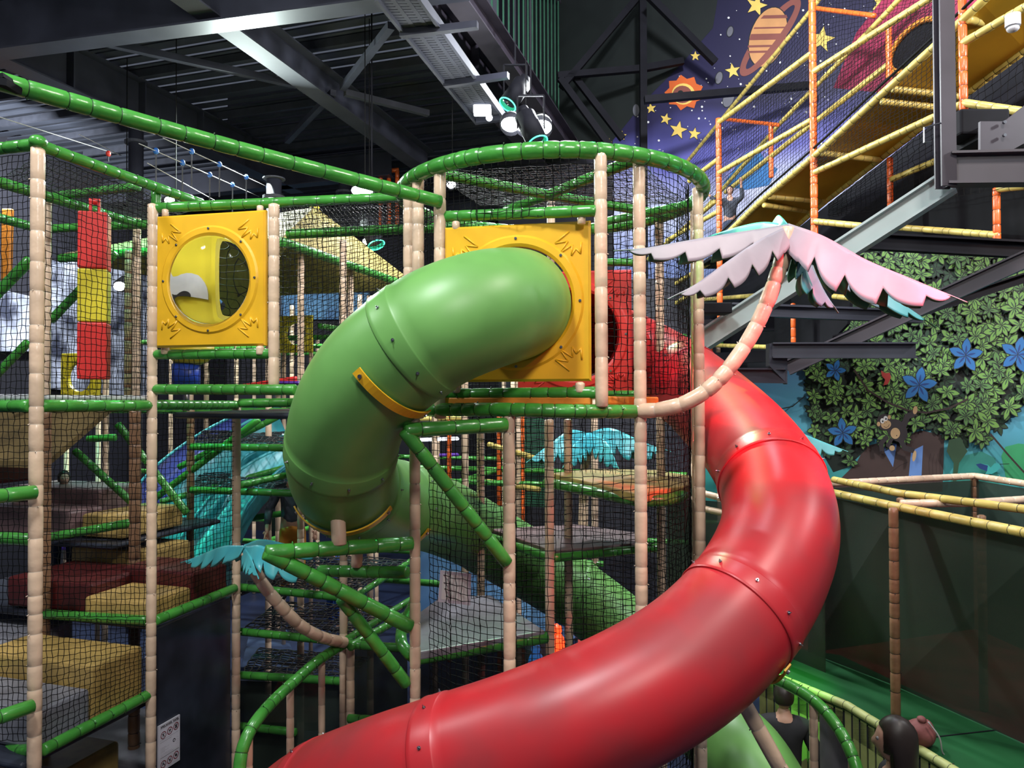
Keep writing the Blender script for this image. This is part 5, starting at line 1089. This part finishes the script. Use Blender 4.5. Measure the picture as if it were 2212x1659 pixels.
def person(label, loc, rz, hgt=1.72, arms=None, top='cloth_black', legs='denim', hair='short', lean=0, skin='skin', print_=None):
    k = hgt/1.72; t = thing('person', label, 'person', loc, rz)
    arms = arms or [((.30, .02, 1.12), (.30, -.12, .90)), ((-.30, .02, 1.12), (-.30, -.12, .90))]
    V_ = lambda x, y, z: (x*k, (y-lean*max(0, z-.95))*k, z*k)
    hips = V_(0, 0, .95); ch = [[(hips, (.15*k, .11*k)), (V_(0, .01, 1.12), (.135*k, .10*k)), (V_(0, .0, 1.3), (.16*k, .11*k)), (V_(0, 0, 1.41), (.13*k, .085*k)), (V_(0, 0, 1.49), .055*k), (V_(0, -.01, 1.56), .055*k)]]
    for sgn_, (el, ha) in zip((1, -1), arms):
        hw = Vector(ha); dr = (Vector(ha)-Vector(el)).normalized(); palm = hw+dr*.07
        ch.append([(V_(0, 0, 1.41), .1*k), (V_(.17*sgn_, 0, 1.39), .06*k), (V_(*el), .043*k), (V_(*ha), .028*k), (V_(*palm), (.034*k, .02*k))])
        sd = dr.orthogonal().normalized()
        for f_, ln in ((-.03, .06), (-.01, .075), (.01, .07), (.03, .055)):
            b1 = palm+sd*f_+dr*.02; ch.append([(V_(*palm), .03*k), (V_(*b1), .0095*k), (V_(*(b1+dr*ln*.6)), .009*k), (V_(*(b1+dr*ln+dr.cross(sd)*.015)), .008*k)])
        ch.append([(V_(*palm), .03*k), (V_(*(hw+sd*.045+dr*.04)), .0105*k), (V_(*(hw+sd*.055+dr*.075)), .009*k)])
    for sgn_ in (1, -1): ch.append([(hips, .14*k), (V_(.09*sgn_, 0, .86), .085*k), (V_(.10*sgn_, -.01, .48), .055*k), (V_(.10*sgn_, .02, .09), .038*k), (V_(.11*sgn_, -.12, .04), (.04*k, .03*k))])
    me = skin_mesh(ch, 'body')
    # head: shaped egg with nose, brows, ears, joined into the body mesh
    bm = bmesh.new(); bm.from_mesh(me); hc = Vector(V_(0, -.015, 1.635)); n0 = len(bm.verts)
    h = bmesh.ops.create_uvsphere(bm, u_segments=24, v_segments=18, radius=1)
    for v in h['verts']:
        x, y, z = v.co; jaw = 1-.22*max(0, -z); nose = .022*math.exp(-((x/.16)**2+((z+.12)/.2)**2)) if y < 0 else 0; eye = -.008*sum(math.exp(-(((x-s)/.16)**2+((z-.12)/.12)**2)) for s in (-.38, .38)) if y < 0 else 0; lip = .006*math.exp(-((x/.3)**2+((z+.48)/.08)**2)) if y < 0 else 0
        v.co = hc+Vector((x*.076*jaw, y*.094*(1-.1*max(0, -z))-nose-eye-lip, z*.118))*k
    for s in (-1, 1):
        h2 = bmesh.ops.create_uvsphere(bm, u_segments=8, v_segments=6, radius=1)
        for v in h2['verts']: v.co = hc+Vector((s*.078+v.co.x*.01, .012+v.co.y*.018, v.co.z*.03))*k
    bm.to_mesh(me); bm.free(); me.materials.clear(); me.materials.append(M[skin]); me.polygons.foreach_set('use_smooth', [True]*len(me.polygons)); b = bpy.data.objects.new('body', me); C.objects.link(b); b.parent = t
    for s in (-1, 1):
        m1 = MB(); m1.sphere(hc+Vector((s*.029, -.079, .014))*k, .0105*k, 0); m1.sphere(hc+Vector((s*.029, -.087, .014))*k, .0045*k, 1); m1.build('eye', ['print_grey', 'print_black'], t, None, True)
    # clothes
    g_ = 1.13; ch = [[(V_(0, .0, .92), (.165*k, .125*k)), (V_(0, .01, 1.12), (.155*k, .12*k)), (V_(0, .0, 1.3), (.18*k, .13*k)), (V_(0, 0, 1.42), (.13*k, .1*k)), (V_(0, 0, 1.50), .078*k)]]
    for sgn_, (el, ha) in zip((1, -1), arms): ch.append([(V_(0, 0, 1.42), .1*k), (V_(.175*sgn_, 0, 1.39), .078*k), (V_(*el), .058*k), (V_(*(Vector(el).lerp(Vector(ha), .8))), .045*k)])
    me = skin_mesh(ch, 'shirt'); me.materials.clear(); me.materials.append(M[top]); o = bpy.data.objects.new('shirt', me); C.objects.link(o); o.parent = t
    ch = [[(V_(0, 0, .97), (.155*k, .118*k)), (V_(0, 0, .9), (.15*k, .12*k))]]
    for sgn_ in (1, -1): ch.append([(V_(0, 0, .9), .14*k), (V_(.09*sgn_, 0, .8), .095*k), (V_(.10*sgn_, -.01, .48), .07*k), (V_(.10*sgn_, .02, .1), .055*k)])
    me = skin_mesh(ch, 'trousers'); me.materials.clear(); me.materials.append(M[legs]); o = bpy.data.objects.new('trousers', me); C.objects.link(o); o.parent = t
    m1 = MB(); m1.sphere(Vector((0, 0, 0)), 1, n=16, m=24); hv = []
    for v in m1.v:
        q = Vector((v.x*.088, v.y*.105+.012, v.z*.125+.012)); 
        if v.y < -.45 and v.z < .5: q.y = -.055+.0*q.y; q.x *= .9
        if hair == 'long' and v.z < .1 and v.y > -.2: q.z -= .26*min(1, (.1-v.z)*1.1); q.x *= 1.1
        elif v.z < -.35: q.z = max(q.z, -.05)
        q += Vector((0, 0, 0))+Vector((1, 1, 1))*.004*noise.noise(v*6); m1.v[m1.v.index(v)] = v; hv.append(hc+q*k)
    m1.v = hv; m1.build('hair', 'hair_dark', t, None, True)
    for sgn_ in (1, -1): m1 = MB(); c = Vector(V_(.11*sgn_, -.07, .045)); m1.sphere(c, 1, sc=(.052*k, .14*k, .05*k)); m1.build('shoe', 'cloth_black', t, None, True)
    if print_:
        m1 = MB(); g = random.Random(2)
        for i in range(7):
            x, z = g.uniform(.02, .1), 1.38-.06*i; y = .136-lean*max(0, z-.95); m1.rings([Vector(V_(x-.03, .138, z))*1, Vector(V_(x, .142, z-.04)), Vector(V_(x+.02, .138, z-.07))], [.004, .006, .003], 5)
        m1.build('back_print', 'print_grey', t, None, True)
    return t
p1 = P(1693, 1500, 6.6); person('person in a black shirt with grey back print, seen from behind under the slide', (p1.x, p1.y, 0), R(165), 1.7, lean=.0, print_=True)
p2 = P(1938, 1580, 4.9); person('person with long dark hair and black top at the bottom right edge', (p2.x, p2.y, 0), R(-112), p2.z+.04, hair='long')
k1 = RF.at(1577, 480, -.35); k1z = RF.at(1577, 500, -.35); person('child in a grey shirt climbing behind the net at the slide stair foot', (k1.x, k1.y, P(1577, 408, k1.y).z-1.1), R(-15), 1.12, top='cloth_grey', arms=[((.28, -.1, 1.45), (.25, -.22, 1.72)), ((-.32, -.1, 1.4), (-.5, -.15, 1.55))])
slab('dark landing pad under the climbing child', [Vector((k1.x+dx, k1.y+dy, P(1577, 408, k1.y).z-1.105)) for dx, dy in ((-.4, -.3), (.6, -.3), (.6, .5), (-.4, .5))], .06, 'black_paint')
p4 = P(138, 1022, 8.0); person('child with dark hair behind the mauve blocks at left', (p4.x, p4.y, p4.z-1.2), R(40), 1.2, top='cloth_grey')
p5 = P(632, 1050, 8.4); person('person in grey clothes and orange shorts behind the green slide bend', (p5.x, p5.y, P(632, 1165, 8.4).z-.65), R(10), 1.5, top='cloth_grey', legs='cloth_orange')
p6 = P(722, 1190, 9.5); person('child in blue crouching deep behind the lower bracket', (p6.x, p6.y, p6.z-1.0), R(-30), 1.1, top='cloth_blue', legs='cloth_blue')
# ================= BACKGROUND OF THE CLIMBING FRAME =================
# yellow roofed hut
ez = 4.3+1.64; A_ = P(610, 512, 7.7); az = A_.z; B_ = Pz(905, 618, az); W3 = VV*-3.0; C_ = B_+W3; D_ = A_+W3; ap = (A_+B_+C_+D_)/4; ap = P(680, 446, ap.y+.6)
t = thing('hut_roof', 'yellow straw pyramid roof of the hut behind the netting', 'roof', A_)
for q in ((A_, B_), (B_, C_), (C_, D_), (D_, A_)):
    mb = MB(); f = [q[0]-A_, q[1]-A_, ap-A_]; mb.hull(f, [p-Vector((0, 0, .04)) for p in f]); mb.build('roof_slope', 'straw', t)
mb = MB(); mb.sphere(ap-A_, .07); mb.build('roof_peak', 'lemon_plastic', t, None, True)
for l, a, b in (('bright green eave rail of the yellow roofed hut running back', A_, B_), ('green front eave rail of the yellow roofed hut', A_, D_)): tube(l, [a-Vector((0, 0, .05)), b-Vector((0, 0, .05))], r=.05, tie=.14)
bp = [(650, 525, 860, 8.2, 'tan padded post under the hut eave'), (741, 518, 900, 8.0, 'tan padded post right of the hut eave corner'), (757, 570, 900, 9.4, 'thin pale post behind the hut eave')]
for x, y0, y1, Y, l in bp: post(l, x, y0, y1, Y, r=.038, z1=0, nub=False, sides=10)
nq('net in front of the yellow roofed hut', [(600, 440, 6.4), (870, 440, 6.0), (870, 620, 6.0), (600, 800, 6.4)], cell=.05, seed=61)
# rows of distant posts and rails on the hall grid
G = random.Random(21)
rows = ((8.4, -8.6, -2.4, 1.35), (10.0, -9.6, -1.2, 1.3), (11.8, -10.6, -.3, 1.4), (13.8, -11.5, .6, 1.4))
names = ('first', 'second', 'third', 'rearmost'); cols = ('leftmost', 'second', 'third', 'fourth', 'fifth', 'sixth', 'seventh', 'eighth', 'ninth', 'tenth')
for ri, (u, va, vb, st) in enumerate(rows):
    v = va; ci = 0; n = int((vb-va)/st)+1
    base = None
    for ci in range(n):
        v = va+ci*st+G.uniform(-.12, .12); zt = G.uniform(4.9, 6.2) if ri < 3 else 5.6
        c = H(u, v, 0); o = tube('tan padded post in the %s row of the distant frame, %s from the left' % (names[ri], cols[ci]), [c, Vector((c.x, c.y, zt))], 'tan_vinyl', .042, .24, 'posts in the %s row of the distant climbing frame' % names[ri], 'padded_post', 'post', 8)
    for z_, kk in ((2.0, 'lowest'), (3.05, 'second'), (4.1, 'third'), (5.2, 'top')):
        if ri == 0 and z_ > 5: continue
        tube('%s green cross rail of the %s row in the distant frame' % (kk, names[ri]), [H(u, va, z_), H(u, va+(n-1)*st, z_)], 'green_vinyl', .042, .25, 'cross rails of the distant climbing frame', 'padded_rail', 'rail', 8)
for i, (v, z_) in enumerate(((-8.0, 4.1), (-6.6, 3.05), (-5.2, 4.1), (-5.2, 5.2), (-3.9, 3.05), (-2.6, 4.1), (-2.6, 2.0), (-7.2, 2.0))):
    tube('green rail running away through the distant frame, %s of eight' % cols[i].replace('leftmost', 'first'), [H(8.4, v, z_), H(13.8, v, z_)], 'green_vinyl', .042, .25, 'receding rails of the distant climbing frame', 'padded_rail', 'rail', 8)
# slanting braces seen in the middle left
for l, a, b in (('bright green slanting brace left of the teal slides', (330, 1080, 8.2), (560, 905, 8.2)), ('green slanting rail above the teal slides', (385, 1010, 9), (640, 880, 9)), ('green brace falling right behind the brown posts', (253, 915, 7.6), (405, 1110, 7.6)), ('second green brace falling right under the ramp', (160, 972, 7.6), (285, 1085, 7.6)),
        ('green rail with hooks crossing below the teal slides', (412, 965, 8.1), (640, 968, 7.8)), ('second green rail with hooks below the teal slides', (412, 1058, 8.1), (640, 1066, 7.8)), ('green rail rising right over the low net floor', (520, 1048, 7.8), (640, 1022, 8.6)), ('lit green rail crossing at the left of the dark board top', (340, 1148, 9.5), (620, 1108, 9.2)),
        ('short pale green rail on a post under the ramp', (190, 948, 8), (250, 945, 7.9)), ('green rail leaving left of the wide braces', (345, 1085, 9), (615, 1010, 9.6))):
    rail(l, *a, *b, r=.038, tie=.16)
# low net floors in the middle
def low(l, x0, y0, Y0, x1, y1, Y1, r=.036): rail(l, x0, y0, Y0, x1, y1, Y1, r=r, nub=True)
low('green rail of the upper low net floor right of the board', 516, 1268, 7.0, 735, 1290, 6.6)
low('green rail of the middle low net floor', 516, 1364, 7.0, 760, 1388, 6.5)
low('green rail of the lower net floor', 516, 1458, 7.0, 748, 1472, 6.6)
low('dark green rail near the bottom right of the board', 516, 1568, 7.0, 640, 1582, 6.8)
low('bright green rail climbing right to the netted post', 745, 1385, 6.5, 890, 1295, 7.6)
low('second bright green rail climbing right to the netted post', 755, 1398, 6.3, 895, 1318, 7.3)
low('green rail going level right from the palm foot', 750, 1392, 6.4, 880, 1400, 6.2)
low('bright green rail rising from the low floor to the slide', 735, 1310, 8.0, 890, 1210, 9.4)
low('dark green rail at the bottom behind the netted post', 752, 1552, 6.2, 880, 1560, 6.0)
tube('long dark green curved rail sweeping down left of the red slide', [P(748, 1388, 6.4), P(690, 1425, 6.0), P(640, 1468, 5.6), P(585, 1520, 5.2), P(545, 1570, 5.0), P(522, 1625, 4.9), P(515, 1700, 4.85)], r=.041, tie=.12, nub=True, curve=True)
for l, x, y0, Y in (('tan post standing under the curved dark green rail, right', 695, 1425, 6.1), ('tan post standing under the curved dark green rail, middle', 627, 1485, 5.6), ('orange tan post at the lower end of the curved green rail', 537, 1580, 5.0)): post(l, x, y0, 1659, Y, r=.028, z1=0, nub=False)
post('tan post behind the curved green rail, left of the netted post', 757, 1395, 1659, 6.5, r=.036, z1=0, nub=False)
post('tan post carrying the rails behind the green slide', 742, 1160, 1390, 6.6, r=.036, z1=0, nub=False)
for i, (l, pts) in enumerate((('dark net floor of the upper low level', [(516, 1272, 7.0), (735, 1292, 6.6), (880, 1210, 9.0), (560, 1190, 9.6)]), ('dark net floor of the middle low level', [(516, 1368, 7.0), (750, 1388, 6.5), (870, 1310, 7.8), (600, 1300, 8.6)]), ('dark net floor of the lower level', [(516, 1462, 7.0), (745, 1472, 6.6), (800, 1420, 8.0), (560, 1400, 8.6)]), ('net floor under the teal slides', [(412, 970, 8.1), (640, 970, 7.8), (700, 935, 10.5), (440, 930, 10.8)]), ('second net floor under the teal slides', [(412, 1060, 8.1), (640, 1068, 7.8), (700, 1010, 10.5), (440, 1005, 10.8)]))):
    nq(l, pts, cell=.10, r=.008, m='net_grey', seed=70+i)
# dark mesh sheets under the net floors
mb = MB(); 
sheet('dark mesh sheet below the middle net floor', [P(520, 1470, 7.1), P(745, 1478, 6.7)], 0)
sheet('dark mesh sheet left of the netted post', [P(760, 1400, 6.6), P(880, 1408, 6.4)], 0)
sheet('dark mesh sheet under the grey landing', [P(905, 1425, 5.6), P(1180, 1380, 6.2)], 0)
slab('blue lit floor mats under the net floors', [Pz(520, 1440, .6), Pz(640, 1440, .6), Pz(620, 1360, .6), Pz(540, 1360, .6)], .1, 'slate_mat', 'floor_mat', 'mat')
slab('dark red floor mats under the net floors', [Pz(560, 1560, .6), Pz(700, 1560, .6), Pz(690, 1470, .6), Pz(600, 1470, .6)], .1, 'maroon_vinyl', 'floor_mat', 'mat')
# teal wave slides
def chute(label, pts, w_, m, edge):
    p = spline([Vector(q) for q in pts], .15); fr = frames(p); t = thing('wave_slide', label, 'slide', p[-1]); o0 = p[-1]; vs = []; fs = []; prof = ((-1, .22), (-.95, .2), (-.85, .03), (-.5, 0), (0, -.01), (.5, 0), (.85, .03), (.95, .2), (1, .22)); K = len(prof)
    for c, (d, u, v) in zip(p, fr):
        sd = d.cross(Vector((0, 0, 1))).normalized(); up = sd.cross(d)
        for a, b in prof: vs.append(c-o0+sd*a*w_/2+up*b)
    for i in range(len(p)-1):
        for k in range(K-1): fs.append([i*K+k, i*K+k+1, (i+1)*K+k+1, (i+1)*K+k])
    o = mk('chute', vs, fs, m, t); md = o.modifiers.new('s', 'SOLIDIFY'); md.thickness = .03
    for s in (-1, 1):
        mb = MB(); q = [c-o0+d.cross(Vector((0, 0, 1))).normalized()*s*w_/2+d.cross(Vector((0, 0, 1))).normalized().cross(d)*.22 for c, (d, u, v) in zip(p, fr)]; mb.rings(q, [.022]*len(q), 8); mb.build('edge_bead', edge, t, None, True)
chute('upper teal wave slide with shiny bed behind the dark board post', [P(650, 935, 10.6), P(560, 985, 10.0), P(480, 1040, 9.6), P(430, 1110, 9.2), P(380, 1190, 8.9)], .75, 'teal_plastic', 'teal_plastic')
chute('navy blue wave slide left of the teal one', [P(590, 905, 11.4), P(500, 950, 10.9), P(430, 1000, 10.5), P(370, 1060, 10.1), P(330, 1130, 9.8)], .7, 'navy_plastic', 'teal_plastic')
chute('lower teal wave slide in front of the round column', [P(690, 985, 9.9), P(600, 1030, 9.4), P(530, 1090, 9.0), P(480, 1160, 8.7), P(440, 1240, 8.4)], .7, 'teal_plastic', 'teal_plastic')
# distant coloured things
BL = VP(H(0, -15.95, 0)[:2], H(20, -15.95, 0)[:2])
BW = VP(H(20.25, -16, 0)[:2], H(20.25, 1, 0)[:2])
def dist(name, label, pts, Y, m, cat, th=.1):
    mb = MB(); q = [P(x, y, Y) if Y < 15 else (BL if pts[1][0] < 400 else BW).at(x, y, .1) for x, y in pts]; mb.hull(q, [p+Vector((0, th, 0)) for p in q]); o = mb.build(name, m, None, q[-1]); md = o.modifiers.new('b', 'BEVEL'); md.width = .02; return tag(o, label, cat)
def ringpan(label, x, y, Y, w_, m, hr=.3):
    t = panel(label, P(x, y, Y), ang, w_, w_, w_*hr, m)
    for s in (-1, 1): m1 = MB(); m1.cyl(Vector((s*w_*.42, .03, -w_/2)), Vector((s*w_*.42, .03, -t.location.z)), .03, 10); m1.build('leg', 'tan_vinyl', t, None, True)
    return t
ringpan('distant yellow panel with a round hole under the punching column', 174, 815, 9.5, .62, 'lemon_plastic')
ringpan('distant yellow panel with a hole right of the window panel', 640, 722, 11, .55, 'lemon_plastic')
dist('foam_panel', 'distant red foam sheet below the window panel', [(520, 830), (640, 812), (640, 832), (525, 838)], 8.5, 'red_panel', 'pad')
dist('foam_panel', 'distant purple edge pad beside the green slide', [(598, 823), (648, 823), (648, 832), (598, 832)], 7.0, 'purple_vinyl', 'pad')
dist('mural_panel', 'distant blue sky picture panel behind the hut posts', [(600, 632), (800, 632), (780, 690), (600, 690)], 15.5, 'sky_paint', 'mural')
dist('mural_panel', 'distant blue sky picture panel right of the window panel', [(512, 625), (596, 625), (596, 690), (512, 690)], 15.2, 'sky_paint', 'mural')
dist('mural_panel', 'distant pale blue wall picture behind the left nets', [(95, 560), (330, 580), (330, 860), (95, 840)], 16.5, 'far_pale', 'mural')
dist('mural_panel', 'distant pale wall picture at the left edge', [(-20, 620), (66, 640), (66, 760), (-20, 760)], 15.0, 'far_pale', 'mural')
dist('mural_panel', 'blue wall picture behind the lower tower', [(905, 1180), (1050, 1240), (1260, 1370), (1180, 1420), (905, 1330)], 10.5, 'sky_paint', 'mural')
dist('orange_sign', 'distant orange lit grille at the far left', [(2, 450), (24, 450), (20, 620), (0, 620)], 14.0, 'orange_pad', 'panel')
# corrugated green wall panels with orange posts in the mid distance
for i, (x, Y) in enumerate(((970, 12.0), (1078, 11.0), (1128, 11.5))): post('thin orange post in the distance between tower posts, %s from the left' % cols[i].replace('leftmost', 'first'), x, 895, 1150, Y, 'orange_vinyl', r=.035, z1=0, nub=False, sides=8, group='thin orange posts in the distance')
for i, a in enumerate((((1056, 960, 11), (1165, 992, 10)), ((1050, 1040, 11), (1165, 1058, 10)), ((900, 905, 12), (1000, 903, 12)))): rail('lime green slanting rail in the distance, %s from the top' % ('second', 'third', 'first')[i], *a[0], *a[1], m='yellow_vinyl', r=.04, tie=.25)
mb = MB()
for k in range(34): z_ = P(1140, 905+k*5.6, 12.5).z; mb.beam(P(1105, 900, 12.5)*1-Vector((0, 0, P(1105, 900, 12.5).z-z_)), P(1175, 900, 12.3)-Vector((0, 0, P(1175, 900, 12.3).z-z_)), .05, .03)
tag(mb.build('green_louvre', 'green_slat', None, P(1140, 1090, 12.5)), 'green louvred wall panel far behind the front tower post', 'wall panel')
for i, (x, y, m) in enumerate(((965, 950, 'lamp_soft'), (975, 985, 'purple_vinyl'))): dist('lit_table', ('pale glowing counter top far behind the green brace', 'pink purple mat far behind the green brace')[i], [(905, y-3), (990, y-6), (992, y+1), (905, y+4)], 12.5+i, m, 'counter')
# upper gallery far behind
for i, x in enumerate((822, 840, 858)): post('thin orange post of the far gallery, %s from the left' % cols[i].replace('leftmost', 'first'), x, 366, 500, 17, 'orange_vinyl', r=.05, nub=False, sides=8, group='thin orange posts of the far gallery')
rail('red rail of the far gallery under the ceiling end', 822, 370, 17, 862, 367, 17, m='orange_vinyl', r=.05)
